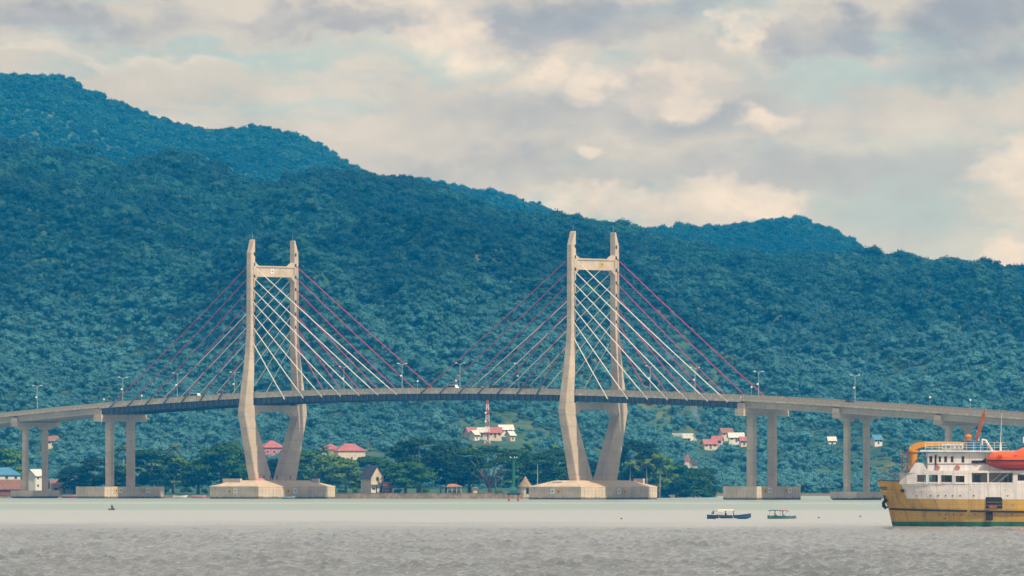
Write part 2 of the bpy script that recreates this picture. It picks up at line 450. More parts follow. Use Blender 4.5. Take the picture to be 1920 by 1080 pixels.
# ---- sea: one sheet; real short waves in the stretch in front of the camera, ripples in the material beyond
def sea_material():
    m = bpy.data.materials.new('sea_water'); m.use_nodes = True
    t = NT(m.node_tree); bs = m.node_tree.nodes['Principled BSDF']
    co = t.n('ShaderNodeTexCoord').outputs['Object']
    x, y, z = t.sep(co)[:3]
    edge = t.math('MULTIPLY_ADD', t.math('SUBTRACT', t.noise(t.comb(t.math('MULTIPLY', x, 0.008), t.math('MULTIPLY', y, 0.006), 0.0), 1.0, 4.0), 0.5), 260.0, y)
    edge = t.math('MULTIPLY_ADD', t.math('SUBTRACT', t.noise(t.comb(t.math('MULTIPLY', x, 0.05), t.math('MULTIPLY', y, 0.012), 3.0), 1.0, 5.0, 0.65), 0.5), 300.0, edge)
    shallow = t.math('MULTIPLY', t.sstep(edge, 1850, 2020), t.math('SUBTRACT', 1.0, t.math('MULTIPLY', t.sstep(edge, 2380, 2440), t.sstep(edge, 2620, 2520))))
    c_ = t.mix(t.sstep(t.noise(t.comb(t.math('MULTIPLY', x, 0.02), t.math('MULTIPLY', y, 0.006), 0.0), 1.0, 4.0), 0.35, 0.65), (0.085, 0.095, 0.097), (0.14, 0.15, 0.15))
    c_ = t.mix(t.sstep(edge, 1130, 1450), c_, (0.375, 0.388, 0.392))                # bright cloud reflection painted as a pale band, green shallows beyond
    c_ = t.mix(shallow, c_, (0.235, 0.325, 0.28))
    t.put(bs.inputs['Base Color'], c_)
    calm = t.sstep(edge, 1080, 1420)                                             # past the breeze line only fine ripples, finer than can be resolved
    t.put(bs.inputs['Roughness'], t.math('MULTIPLY_ADD', calm, 0.26, 0.08))
    bs.inputs['IOR'].default_value = 1.85
    n1 = t.noise(t.comb(x, t.math('MULTIPLY', y, 0.55), 0.0), 1.1, 4.0, 0.6)
    n2 = t.noise(t.comb(x, t.math('MULTIPLY', y, 0.35), 0.0), 0.25, 3.0, 0.55)
    h = t.math('MULTIPLY_ADD', n2, 1.6, n1)
    b = t.n('ShaderNodeBump'); b.inputs['Distance'].default_value = 0.22
    t.put(b.inputs['Strength'], t.math('MULTIPLY_ADD', calm, -0.30, 0.32))
    t.put(b.inputs['Height'], h); t.put(bs.inputs['Normal'], b.outputs[0])
    return m
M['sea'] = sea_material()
WV = []
for k in range(34):
    lam = 10 ** rnd.uniform(math.log10(0.95), math.log10(2.5)); a_ = rnd.gauss(0.1, 0.75)
    WV.append((2 * math.pi / lam * math.sin(a_), 2 * math.pi / lam * math.cos(a_), 0.0165 * lam ** 0.85, rnd.uniform(0, 6.28)))
def sea_z(X, Y):
    z = np.zeros_like(X)
    for kx, ky, a_, ph in WV:
        z += a_ * np.sin(kx * X + ky * Y + ph)
    z = z * (0.55 + 0.9 * np.clip(fbm(N1, X / 7, Y / 60, 3) + 0.5, 0, 1))
    z = np.where(z > 0, z * 1.35, z * 0.75)
    fade = smooth((Y - 540) / 20) * (1 - 0.75 * smooth((Y - 950) / 420)) * (1 - smooth((Y - 1450) / 120)) * (1 - smooth((np.abs(X) - 82) / 7))
    return z * fade
ys = [560.0]
while ys[-1] < 1580: ys.append(ys[-1] + 0.60 * (ys[-1] / 560) ** 1.4)
ys = np.concatenate([[-1500, -500, 0, 250, 450, 520, 540], ys, np.arange(1620, 3400, 60.0), [3600, 4200, 5200, 7000, 9600]])
xs = np.concatenate([[-5000, -2500, -1200, -600, -300, -160, -110, -96], np.arange(-90, 90.1, 0.42), [96, 110, 160, 300, 600, 1200, 2500, 5000]])
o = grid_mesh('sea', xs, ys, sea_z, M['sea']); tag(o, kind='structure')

# ---- far woodland: one mass of crowns, instanced over the slopes
def crown_mesh(name, mat, seed, lobes, r, flat, n, leaf, core=0.66):
    """tree crown: leaf clumps through the volume of several lobes around dark inner branches"""
    g = np.random.default_rng(seed)
    V = []; Fc = []
    cs = []
    for k in range(lobes):
        a_ = g.uniform(0, 2 * math.pi); d = r * 0.62 * math.sqrt(g.uniform(0.05, 1))
        cs.append((d * math.cos(a_), d * math.sin(a_), g.uniform(-0.35, 0.55) * r * flat, r * g.uniform(0.26, 0.48)))
    cs[0] = (0, 0, 0.1 * r, 0.5 * r)
    tot = sum(c_[3] ** 2 for c_ in cs)
    for cx, cy, cz, cr_ in cs:
        m = max(6, int(n * cr_ ** 2 / tot))
        for q in range(m):
            d = g.normal(size=3); d /= np.linalg.norm(d)
            if d[2] < -0.35: d[2] *= -0.6
            rr = cr_ * g.uniform(0.80, 1.10)
            p = np.array([cx, cy, cz]) + d * rr * np.array([1, 1, flat])
            nrm = d + g.normal(size=3) * 0.62; nrm /= np.linalg.norm(nrm)
            a1 = np.cross(nrm, g.normal(size=3)); a1 /= np.linalg.norm(a1); a2 = np.cross(nrm, a1)
            s1 = leaf * g.uniform(0.6, 1.3); s2 = s1 * g.uniform(0.45, 0.9)
            b = len(V)
            V += [p - a1 * s1, p - a2 * s2 * 0.8, p + a1 * s1, p + a2 * s2]
            Fc.append((b, b + 1, b + 2, b + 3))
    mb = MB(); mb.add(V, Fc)
    for cx, cy, cz, cr_ in cs:                                                   # inner mass of twigs and shaded leaves
        rg = []
        for j in range(5):
            ph = -math.pi / 2 + math.pi * (j + 0.001) / 4.002
            rg.append([(cx + core * cr_ * 1.15 * math.cos(ph) * math.cos(q * math.pi / 3), cy + core * cr_ * 1.15 * math.cos(ph) * math.sin(q * math.pi / 3), cz + core * cr_ * 1.1 * flat * math.sin(ph)) for q in range(6)])
        mb.loft(rg)
    me = bpy.data.meshes.new(name); me.from_pydata([tuple(p) for p in mb.v], [], mb.f); me.materials.append(mat); me.update()
    return me
M['wood'] = foliage('far_woodland_leaves', [(0.001, 0.026, 0.034), (0.003, 0.044, 0.052), (0.008, 0.070, 0.066), (0.034, 0.108, 0.085)], patch=(0.0075, (0.025, 0.118, 0.085)), zone=(20, 130, (0.075, 0.215, 0.23)))  # leaf tones pushed towards blue, painting in part of the haze
M['bark'] = material('bark', (0.16, 0.125, 0.09), 0.9, 0.35, 1.2)
crowns = bpy.data.collections.new('far_crowns')                                 # source shapes for the woodland, not placed themselves
for k in range(7):
    r_ = [3.6, 4.4, 3.1, 5.4, 4.0, 2.7, 3.5][k]
    me = crown_mesh('woodland_crown', M['wood'], 40 + k, [8, 9, 7, 11, 9, 6, 8][k], r_, [0.85, 0.75, 1.0, 0.7, 0.9, 1.25, 0.95][k], 420, 0.40)
    for v in me.vertices: v.co.z += r_ * 0.9
    crowns.objects.link(bpy.data.objects.new('woodland_crown', me))
def woodland(name, xr, yr, step, dens_fn, smin, smax, seed):
    g = np.random.default_rng(seed)
    X, Y = np.meshgrid(np.arange(xr[0], xr[1], step), np.arange(yr[0], yr[1], step))
    X = (X + g.uniform(-.5, .5, X.shape) * step).ravel(); Y = (Y + g.uniform(-.5, .5, Y.shape) * step).ravel()
    k = (np.abs(X) < Y * 0.0577 * 1.25 + 40) & (Y > shore_y(X) + 25) & (g.random(X.shape) < dens_fn(X, Y))
    X, Y = X[k], Y[k]
    Z = hill_z(X, Y) - 0.6
    Z = Z + g.uniform(-1.8, 1.2, X.shape)
    S = (smin + (smax - smin) * g.random(X.shape) ** 1.6) * np.where(g.random(X.shape) < 0.06, 1.3, 1.0) * (0.72 + 0.28 * smooth((Z - 15) / 90))
    me = bpy.data.meshes.new(name)
    me.vertices.add(len(X)); me.vertices.foreach_set('co', np.stack([X, Y, Z], -1).ravel())
    for nm, val in (('tree_scale', S), ('tree_turn', g.uniform(0, 6.28, X.shape))):
        at = me.attributes.new(nm, 'FLOAT', 'POINT'); at.data.foreach_set('value', val.astype(np.float32))
    me.update()
    o = put(name, me)
    ng = bpy.data.node_groups.new(name, 'GeometryNodeTree')
    ng.interface.new_socket('Geometry', in_out='INPUT', socket_type='NodeSocketGeometry')
    ng.interface.new_socket('Geometry', in_out='OUTPUT', socket_type='NodeSocketGeometry')
    N = ng.nodes; L = ng.links
    gi = N.new('NodeGroupInput'); go = N.new('NodeGroupOutput')
    ci = N.new('GeometryNodeCollectionInfo'); ci.inputs['Collection'].default_value = crowns
    ci.inputs['Separate Children'].default_value = True; ci.inputs['Reset Children'].default_value = True
    ip = N.new('GeometryNodeInstanceOnPoints'); ip.inputs['Pick Instance'].default_value = True
    rv = N.new('FunctionNodeRandomValue'); rv.data_type = 'INT'; rv.inputs[4].default_value = 0; rv.inputs[5].default_value = 6
    a1 = N.new('GeometryNodeInputNamedAttribute'); a1.data_type = 'FLOAT'; a1.inputs['Name'].default_value = 'tree_scale'
    a2 = N.new('GeometryNodeInputNamedAttribute'); a2.data_type = 'FLOAT'; a2.inputs['Name'].default_value = 'tree_turn'
    cb = N.new('ShaderNodeCombineXYZ')
    L.new(gi.outputs[0], ip.inputs['Points']); L.new(ci.outputs[0], ip.inputs['Instance'])
    L.new(rv.outputs[2], ip.inputs['Instance Index']); L.new(a2.outputs[0], cb.inputs[2])
    L.new(cb.outputs[0], ip.inputs['Rotation']); L.new(a1.outputs[0], ip.inputs['Scale'])
    L.new(ip.outputs[0], go.inputs[0])
    md = o.modifiers.new('woodland', 'NODES'); md.node_group = ng
    return o, len(X)
def on_slope(px, py, y0=3600.0, y1=5200.0):
    """the point of the hillside that lies in a compass direction at a given height of view"""
    Y = np.arange(y0, y1, 4.0); X = (px - 960) / FPX * Y
    row = HORIZON - (hill_z(X, Y) - CAM_H) * FPX / Y
    k = int(np.argmax(row <= py)) if np.any(row <= py) else len(Y) - 1
    return float(X[k]), float(Y[k]), float(hill_z(X[k], Y[k]))
# hillside houses: photo column, row of the foot, width and depth m, eaves m, roof, colours, turn, label
HILL_HOUSES = [
    (509, 868, 9.0, 9.0, 6.0, 'hip', 'pinkw', 'pinkr', 0.3, 'pink two-storey house with a red hip roof seen between the legs of the left pylon'),
    (620, 866, 7.0, 8.0, 4.5, 'hip', 'cream', 'pinkr', -0.2, 'small red-roofed house beside a palm right of the left pylon'),
    (655, 868, 12.0, 9.0, 4.6, 'hip', 'cream', 'pinkr', 0.25, 'wide red hip-roofed house above the shore trees right of the left pylon'),
    (883, 823, 6.5, 6.0, 3.2, 'gable', 'cream', 'pinkr', 0.5, 'leftmost pink-roofed cottage on the slope left of the red-and-white mast'),
    (889, 827, 5.0, 5.0, 2.8, 'gable', 'white', 'whiter', 0.9, 'small white-roofed shed in front of the leftmost cottage by the mast'),
    (906, 822, 6.5, 6.0, 3.0, 'gable', 'white', 'whiter', -0.3, 'white-roofed house directly left of the mast foot'),
    (927, 823, 8.5, 7.0, 3.0, 'gable', 'cream', 'pinkr', 0.15, 'red-roofed house directly right of the mast foot'),
    (948, 819, 9.0, 6.0, 3.0, 'gable', 'white', 'whiter', 0.25, 'long white-roofed building at the right end of the village by the mast'),
    (957, 826, 4.0, 5.0, 2.6, 'gable', 'cream', 'whiter', 0.7, 'tiny pale hut below the long white building by the mast'),
    (1266, 832, 8.0, 6.0, 3.0, 'gable', 'cream', 'greyr', 0.2, 'grey-roofed house on the slope just right of the right pylon'),
    (1290, 834, 7.0, 6.0, 3.2, 'gable', 'white', 'whiter', -0.5, 'white house with pale gable on the slope above the church'),
    (1297, 840, 4.5, 5.0, 2.6, 'gable', 'white', 'greyr', 0.4, 'small white hut just below the white gabled house on the slope'),
    (1330, 845, 9.0, 6.0, 3.0, 'gable', 'cream', 'pinkr', 0.3, 'low salmon-roofed house left of the right bridge pier'),
    (1345, 840, 6.5, 6.0, 3.0, 'gable', 'cream', 'pinkr', -0.2, 'salmon-roofed cottage uphill of the low salmon-roofed house'),
    (1361, 824, 8.0, 6.0, 3.0, 'gable', 'cream', 'browr', 0.4, 'brown-roofed house highest on the slope left of the right pier'),
    (1380, 833, 10.0, 6.0, 3.0, 'gable', 'white', 'whiter', 0.1, 'long white-roofed building left of the right pier columns'),
    (1394, 839, 5.0, 5.0, 2.8, 'gable', 'cream', 'pinkr', 0.2, 'pink-roofed hut touching the right pier column'),
    (1559, 836, 5.0, 5.0, 2.6, 'gable', 'white', 'whiter', 0.2, 'white-roofed hut left of the first viaduct pier'),
    (1643, 838, 6.0, 6.0, 2.8, 'gable', 'white', 'bluer', 0.5, 'bright blue-roofed house right of the first viaduct pier'),
    (478 - 380, 838, 7.0, 6.0, 3.0, 'gable', 'cream', 'browr', 0.2, 'brown-roofed house on the slope between the left viaduct columns'),
]
HILL_HOUSES = [h if k < 3 else h[:2] + (h[2] * .66, h[3] * .66, h[4] * .8) + h[5:] for k, h in enumerate(HILL_HOUSES)]
HOUSE_AT = [on_slope(h[0], h[1]) for h in HILL_HOUSES]
MAST_AT = on_slope(914, 842)
CHURCH_AT = on_slope(1294, 886, 3560.0)
SMOKE_AT = on_slope(1318, 815)
CLEAR = [(x, y, 1.0) for x, y, z in HOUSE_AT] + [(MAST_AT[0], MAST_AT[1], 0.7), (CHURCH_AT[0], CHURCH_AT[1], 1.7)]
def dens_front(x, y):
    d = 0.97 * np.ones_like(x)
    low = smooth((4250 - y) / 450)
    d = np.clip(d - low * smooth((fbm(N3, x / 60, y / 95, 3) - 0.05) / 0.12) * 0.95, 0, 1)
    for cx, cy, k in CLEAR:                                                      # yards: open ground round each house and downhill of it
        d = np.where((np.abs(x - cx) < 6 * k) & (y > cy - 20 * k) & (y < cy + 7), 0.0, d)
    return d
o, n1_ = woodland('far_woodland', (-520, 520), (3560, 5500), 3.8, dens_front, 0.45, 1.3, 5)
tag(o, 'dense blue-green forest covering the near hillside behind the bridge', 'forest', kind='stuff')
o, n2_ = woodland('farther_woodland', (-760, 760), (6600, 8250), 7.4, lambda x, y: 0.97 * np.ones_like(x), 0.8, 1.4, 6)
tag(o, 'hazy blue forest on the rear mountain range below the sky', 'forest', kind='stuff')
print('woodland', n1_, n2_)

# ================================================================== the cable-stayed bridge
BX0, BY0, TH = -27.7, 3002.0, R(43.2)
# local x runs along the bridge (to the right and towards the camera), local y across it (away from the camera)
DT = np.array([(-330, 21.0), (-260, 25.4), (-200, 30.1), (-175.5, 31.9), (-152, 33.5), (-119.5, 34.75), (-81.6, 35.75), (-42, 36.85), (-9, 37.45), (26, 37.6), (57.6, 37.15), (89, 36.2), (117.5, 34.95), (152.7, 33.35), (185, 31.95), (210, 30.75), (232.5, 29.5), (270, 27.2), (330, 23.4)], float)
_c = np.polyfit(DT[:, 0], DT[:, 1], 6)
def top_z(t):                                                                    # top of the parapet
    return float(np.polyval(_c, t))
def road_z(t):
    return top_z(t) - 1.05
HALF = 10.45
bridge = empty('cable_stayed_bridge', (BX0, BY0, 0), -TH)
tag(bridge, 'concrete cable-stayed bridge with two tall pylons and red and white stay cables', 'bridge')
def sweep(ts, section, name, mats, parent, zf=road_z, mi=None):
    mb = MB()
    mb.loft([[(t, y, zf(t) + z) for y, z in section] for t in ts])
    return mb.build(name, mats, parent)
TM = [float(t) for t in np.linspace(-150, 150, 61)]
# slab with road surface; kerb fascia along both edges
sweep(TM, [(-HALF, -0.75), (HALF, -0.75), (HALF, 0.0), (-HALF, 0.0)], 'deck_slab', M['parapet'], bridge)
sweep(TM, [(-8.9, 0.004), (8.9, 0.004), (8.9, 0.06), (-8.9, 0.06)], 'road_surface', M['asphalt'], bridge)
def oriented(t, length):
    return math.atan2(road_z(t + length / 2) - road_z(t - length / 2), length)
def parapet(parent, t0, t1, step, side, thick=0.24, h=1.05):
    """row of cast parapet panels along one edge, one object per panel"""
    n = int(round((t1 - t0) / step)); L = (t1 - t0) / n
    mb = MB()
    mb.box(-L / 2 + 0.03, L / 2 - 0.03, -thick / 2, thick / 2, 0, h - 0.16)
    mb.box(-L / 2 + 0.02, L / 2 - 0.02, -thick / 2 - 0.07, thick / 2 + 0.07, h - 0.158, h)
    for k in (-1, 1):
        mb.box(k * (L / 2 - 0.20) - 0.14, k * (L / 2 - 0.20) + 0.14, -thick / 2 - 0.06, thick / 2 + 0.06, 0.0, h - 0.162)
    me = mb.mesh('parapet_panel', M['parapet'])
    for k in range(n):
        t = t0 + (k + 0.5) * L
        put('parapet_panel', me, parent, (t, side * (HALF - 0.25), road_z(t)), (0, -oriented(t, L), 0))
for side in (-1, 1):
    # kerb beam under the parapet; carries its panels
    kb = sweep(TM, [(side * (HALF - 0.5), 0.0), (side * (HALF + 0.06), 0.0), (side * (HALF + 0.06), -0.85), (side * (HALF - 0.5), -0.85)][::side], 'kerb_beam', M['parapet'], bridge)
    parapet(kb, -150, 150, 4.3, side)
    # steel edge girder with web stiffeners
    gy = HALF - 0.45
    g_ = sweep(TM, [(side * (gy - 0.05), -0.86), (side * (gy + 0.05), -0.86), (side * (gy + 0.05), -2.78), (side * (gy + 0.32), -2.78), (side * (gy + 0.32), -2.92), (side * (gy - 0.32), -2.92), (side * (gy - 0.32), -2.78), (side * (gy - 0.05), -2.78)][::-side], 'edge_girder', M['steel'], bridge)
    st = MB().box(-0.05, 0.05, 0.0, 0.34, -1.92, 0.0).box(-0.16, 0.16, 0.30, 0.36, -1.92, 0.0).mesh('web_stiffener', M['steel_l'])
    for k in range(116):
        t = -148.6 + k * 2.585
        put('web_stiffener', st, g_, (t, side * (gy + 0.052), road_z(t) - 0.86), (0, 0, 0 if side > 0 else math.pi))
# floor beams across between the girders
fb = MB().box(-0.18, 0.18, -HALF + 0.9, HALF - 0.9, -2.3, -0.76).box(-0.35, 0.35, -HALF + 0.9, HALF - 0.9, -2.42, -2.302).mesh('floor_beam', M['steel'])
for k in range(68):
    t = -147.4 + k * 4.4
    put('floor_beam', fb, bridge, (t, 0, road_z(t)))

# ---- pylons
PROF = [(6.0, 9.8, 1.8, 1.95), (14, 11.75, 4.95, 1.90), (22, 13.6, 8.1, 1.84), (28.6, 15.2, 10.75, 1.80), (30.0, 15.25, 11.0, 1.78), (36, 14.35, 10.85, 1.66), (42, 13.4, 10.45, 1.56), (50, 12.3, 9.95, 1.42), (56.5, 11.75, 9.65, 1.28), (70, 11.7, 9.62, 1.25), (84.4, 11.65, 9.60, 1.22)]
def leg_rings(sg):
    rings = []
    for z, vo, vi, hb in PROF:
        c_ = 0.28
        rings.append([(x, sg * y, z) for x, y in [(-hb, vo - c_), (-hb + c_, vo), (hb - c_, vo), (hb, vo - c_), (hb, vi + c_ * .6), (hb - c_ * .6, vi), (-hb + c_ * .6, vi), (-hb, vi + c_ * .6)]])
    z, vo, vi, hb = PROF[-1]
    rings.append([(x * .92, sg * y, zz) for x, y, zz in [(-hb, 10.0, 88.9), (-hb + .1, 10.05, 88.8), (hb - .1, 10.05, 88.8), (hb, 10.0, 88.9), (hb, 9.72, 89.0), (hb - .1, 9.6, 89.0), (-hb + .1, 9.6, 89.0), (-hb, 9.72, 89.0)]])
    return rings
ANCH = [80.0, 75.9, 71.7, 67.5, 63.2, 58.7, 53.4]                                # cable anchors up the leg, top first
OFFS = [67.6 - 8.78 * k for k in range(7)]
def board(parent, name, mat, size, loc, rot, mark):
    """painted navigation board with its dark or light mark on it"""
    mb = MB().box(-size / 2, size / 2, -0.05, 0.05, -size / 2, size / 2)
    o = mb.build(name, mat, parent, loc=loc, rot=rot)
    mk = MB()
    a_ = size * 0.26
    if mark == 'arrow':
        mk.prism([(-a_, -a_ * .2), (a_ * .1, -a_ * .2), (a_ * .1, -a_ * .8), (a_ * 1.1, a_ * .1), (a_ * .1, a_), (a_ * .1, a_ * .4), (-a_, a_ * .4)], -0.075, -0.052)
    else:
        mk.prism([(0, a_), (a_ * .9, -a_ * .8), (-a_ * .9, -a_ * .8)], -0.075, -0.052)
    return o, mk.build('sign_mark', M['dark'] if mark != 'arrow' else M['blue'], None)
def octagon(lu, lv, au, av):
    return [(-au, -lv), (au, -lv), (lu, -av), (lu, av), (au, lv), (-au, lv), (-lu, av), (-lu, -av)]
def ribbed(mb, poly, z0, z1, pitch, depth):
    """a skirt of upright boards: a plan polygon whose sides step in and out"""
    pts = []
    n = len(poly)
    for i in range(n):
        a_ = Vector((*poly[i], 0)); b = Vector((*poly[(i + 1) % n], 0)); d = b - a_; L = d.length; d.normalize()
        out = Vector((d.y, -d.x, 0)); k = max(1, int(L / pitch))
        for j in range(k):
            s0, s1 = L * j / k, L * (j + 1) / k
            for s_, o_ in ((s0 + 0.07, 0), (s1 - 0.07, 0), (s1 - 0.05, -depth), (s1 + 0.05, -depth)):
                if s_ > L: continue
                p = a_ + d * s_ + out * o_; pts.append((p.x, p.y))
    mb.loft([[(x, y, z0) for x, y in pts], [(x, y, z1) for x, y in pts]], caps=False)
def pile_cap_tower(t0, is_left):
    lu, lv, au, av = 14.3, 18.7, 11.8, 5.5
    mb = MB()
    out = octagon(lu, lv, au, av); inn = octagon(6.6, 13.8, 5.2, 5.0); inn2 = octagon(5.4, 12.6, 4.2, 4.6)
    ribbed(mb, out, -1.2, 4.05, 1.35, 0.10)
    big = [(x * 1.004, y * 1.004) for x, y in out]
    mb.loft([[(x * .985, y * .985, 3.6) for x, y in out], [(x, y, 3.95) for x, y in big], [(x, y, 4.25) for x, y in big]], caps=False)
    o = mb.build('pile_cap', M['cap'], bridge, loc=(t0, 0, 0))
    MB().loft([[(x * .999, y * .999, 4.2) for x, y in big], [(x * .999, y * .999, 4.262) for x, y in big], [(x, y, 6.15) for x, y in inn], [(x, y, 6.3) for x, y in inn2]]).build('cap_top', M['cap_top'], o)
    # low kerb blocks standing on the cap
    bl = [(-5.0, -14.6, 8.5, 0.5), (7.5, 13.5, 3.0, .5)] if is_left else [(6.5, 15.6, 4.2, .5), (-2.0, -15.0, 4.2, .5)]
    for x, y, lx, ly in bl:
        MB().box(x - lx / 2, x + lx / 2, y - ly, y + ly, 4.9, 6.9 if (x, y) != (-2.0, -15.0) else 5.9).build('upstand', M['cap'], o)
    # painted boards on the two faces towards the sea
    def face_pt(i, f):
        a_, b = Vector((*out[i], 0)), Vector((*out[(i + 1) % 8], 0)); d = (b - a_).normalized()
        nrm = Vector((d.y, -d.x, 0)); p = a_ + (b - a_) * f + nrm * 0.2
        return p, math.atan2(nrm.x, -nrm.y)
    specs = [(0, .42, 'yellow', 'bar'), (0, .53, 'white', 'arrow'), (1, .90, 'yellow', 'bar'), (2, .16, 'white', 'arrow')] if is_left else [(0, .46, 'blue', 'arrow'), (0, .58, 'yellow', 'bar'), (2, .22, 'blue', 'arrow'), (2, .48, 'yellow', 'bar')]
    for i, f, cl, mk in specs:
        p, a_ = face_pt(i, f)
        b, m2 = board(o, 'sign_board', M['white'] if cl == 'blue' else M[cl], 1.75, (p.x, p.y, 2.7), (0, 0, a_), mk)
        m2.parent = b
    return o
caps = {}
for t0 in (-75.0, 75.0):
    mb = MB()
    for sg in (-1, 1):
        mb.loft(leg_rings(sg))
    py = mb.build('pylon', M['concrete'], bridge, loc=(t0, 0, 0))
    if t0 < 0: tag(py, 'weathered grey-beige left pylon')
    else: tag(py, 'sunlit pale right pylon')
    # upper cross beam: web with flanges and end haunches
    ub = MB().box(-0.75, 0.75, -9.62, 9.62, 76.9, 79.5).box(-1.05, 1.05, -9.6, 9.6, 79.5, 80.0).box(-1.05, 1.05, -9.6, 9.6, 76.2, 76.9)
    for sg in (-1, 1):
        ub.prism([(sg * 9.65, 80.0), (sg * 7.6, 80.0), (sg * 9.65, 81.3)], -1.0, 1.0, 'x').prism([(sg * 9.65, 76.2), (sg * 8.0, 76.2), (sg * 9.65, 74.6)], -1.0, 1.0, 'x')
    ub = ub.build('upper_crossbeam', M['concrete'], py)
    b, m2 = board(ub, 'sign_board', M['white'] if t0 < 0 else M['yellow'], 1.7, (0.83, -1.0 if t0 < 0 else 3.5, 78.2), (0, 0, R(90)), 'arrow' if t0 < 0 else 'bar'); m2.parent = b
    lb = MB().box(-1.5, 1.5, -11.2, 11.2, 29.8, 32.1)
    for sg in (-1, 1):
        lb.prism([(sg * 11.3, 29.8), (sg * 7.2, 29.8), (sg * 10.9, 27.4)], -1.49, 1.49, 'x')
    lb.build('lower_crossbeam', M['concrete'], py)
    for sg in (-1, 1):                                                           # bearings between beam and girders
        MB().box(-0.9, 0.9, sg * 9.9 - 0.6, sg * 9.9 + 0.6, 32.1, road_z(t0) - 2.92).build('bearing', M['dark'], py)
    slot = MB().box(-0.06, 0.06, -0.30, 0.30, -0.55, 0.55).mesh('anchor_window', M['dark'])
    for sg in (-1, 1):
        for f in (-1, 1):
            for z in [84.0] + [a_ + 0.4 for a_ in ANCH[:6]]:
                put('anchor_window', slot, py, (f * 1.24, sg * 10.05, z))
        MB().path([(0, sg * 9.85, 88.9), (0, sg * 9.85, 91.3)], [0.05, 0.03], 5).build('lightning_rod', M['galv'], py)
    caps[t0] = pile_cap_tower(t0, t0 < 0)
    # cables: near plane red to the left and white to the right, far plane the other way round
    for sg in (-1, 1):
        for f in (-1, 1):
            red = (f < 0) == (sg < 0)
            mt = M['cable_r'] if red else M['cable_w']
            for za, off in zip(ANCH, OFFS):
                p0 = Vector((t0 + f * 1.2, sg * 10.6, za)); t1 = t0 + f * off
                p1 = Vector((t1, sg * (HALF + 0.33), road_z(t1) + 0.2))
                d = (p1 - p0).normalized()
                pts = []
                for q in range(9):
                    s_ = q / 8; p = p0.lerp(p1, s_); p.z -= 0.006 * off * 4 * s_ * (1 - s_); pts.append(p)
                cb = MB().path(pts, 0.145, 7).build('stay_cable', mt, bridge, smooth=True)
                q0, q1 = p1 - d * 1.6, p1 + d * 2.5
                MB().path([q0, q1], [0.20, 0.26], 8).build('anchor_tube', M['steel_l'] if red else M['galv'], cb)

# ---- piers
def pier(parent, t, col_w, sep, cap_t, hammer, base, plain):
    zt = road_z(t) - (3.0 if not hammer else 2.75)
    mb = MB()
    w_ = 1.7
    if hammer:
        mb.loft([[(x, y, z) for y, z in [(-10.2, zt), (10.2, zt), (10.2, zt - 1.5), (sep / 2 + 2.4, zt - 1.7), (sep / 2 + 1.1, zt - 2.6), (sep / 2 - 1.1, zt - 2.6), (sep / 2 - 2.0, zt - 1.7), (-sep / 2 + 2.0, zt - 1.7), (-sep / 2 + 1.1, zt - 2.6), (-sep / 2 - 1.1, zt - 2.6), (-sep / 2 - 2.4, zt - 1.7), (-10.2, zt - 1.5)]] for x in (-w_, w_)])
        zc = zt - 2.5
    else:
        mb.box(-w_ - 0.2, w_ + 0.2, -11.2, 11.2, zt - 2.4, zt)
        zc = zt - 2.4
    for sg in (-1, 1):
        mb.box(-w_ * .8, w_ * .8, sg * 10.0 - 0.5, sg * 10.0 + 0.5, zt, zt + 1.6)        # seat blocks
    o = mb.build('pier', M['concrete'], parent, loc=(t, 0, 0))
    h, lu, lv = base
    for sg in (-1, 1):
        k = col_w / 2; c_ = col_w * .18
        ring = [(-k, -k + c_), (-k + c_, -k), (k - c_, -k), (k, -k + c_), (k, k - c_), (k - c_, k), (-k + c_, k), (-k, k - c_)]
        cm = MB(); cm.loft([[(x, y + sg * sep / 2, z) for x, y in ring] for z in (h - 0.05, zc + 0.1)])
        cm.build('column', M['concrete'], o)
    pb = MB(); poly = [(-lu, -lv), (lu, -lv), (lu, lv), (-lu, lv)]
    if plain:
        pb.loft([[(x * .93, y * .93, z) for x, y in poly] for z in (-1.0, 0.45)]); pb.loft([[(x, y, z) for x, y in poly] for z in (0.452, h)])
    else:
        ribbed(pb, poly, -1.0, h - .05, 1.35, 0.10); pb.loft([[(x * 1.003 + .0, y * 1.003, z) for x, y in poly] for z in (h - 0.25, h)])
    pc = pb.build('pile_cap', M['cap'], o)
    if not plain:
        for f in (-0.62, 0.30):
            for dy, cl, mk in ((0, 'yellow', 'bar'), (2.1, 'white', 'arrow')):
                b, m2 = board(pc, 'sign_board', M[cl], 1.7, (lu + 0.12, f * lv + dy, h - 1.3), (0, 0, R(90)), mk); m2.parent = b
    return o
pier(bridge, 150, 2.7, 10.2, 3, False, (4.35, 7.4, 10.8), False)
pier(bridge, -150, 2.7, 10.2, 3, False, (4.1, 7.2, 14.6), False)

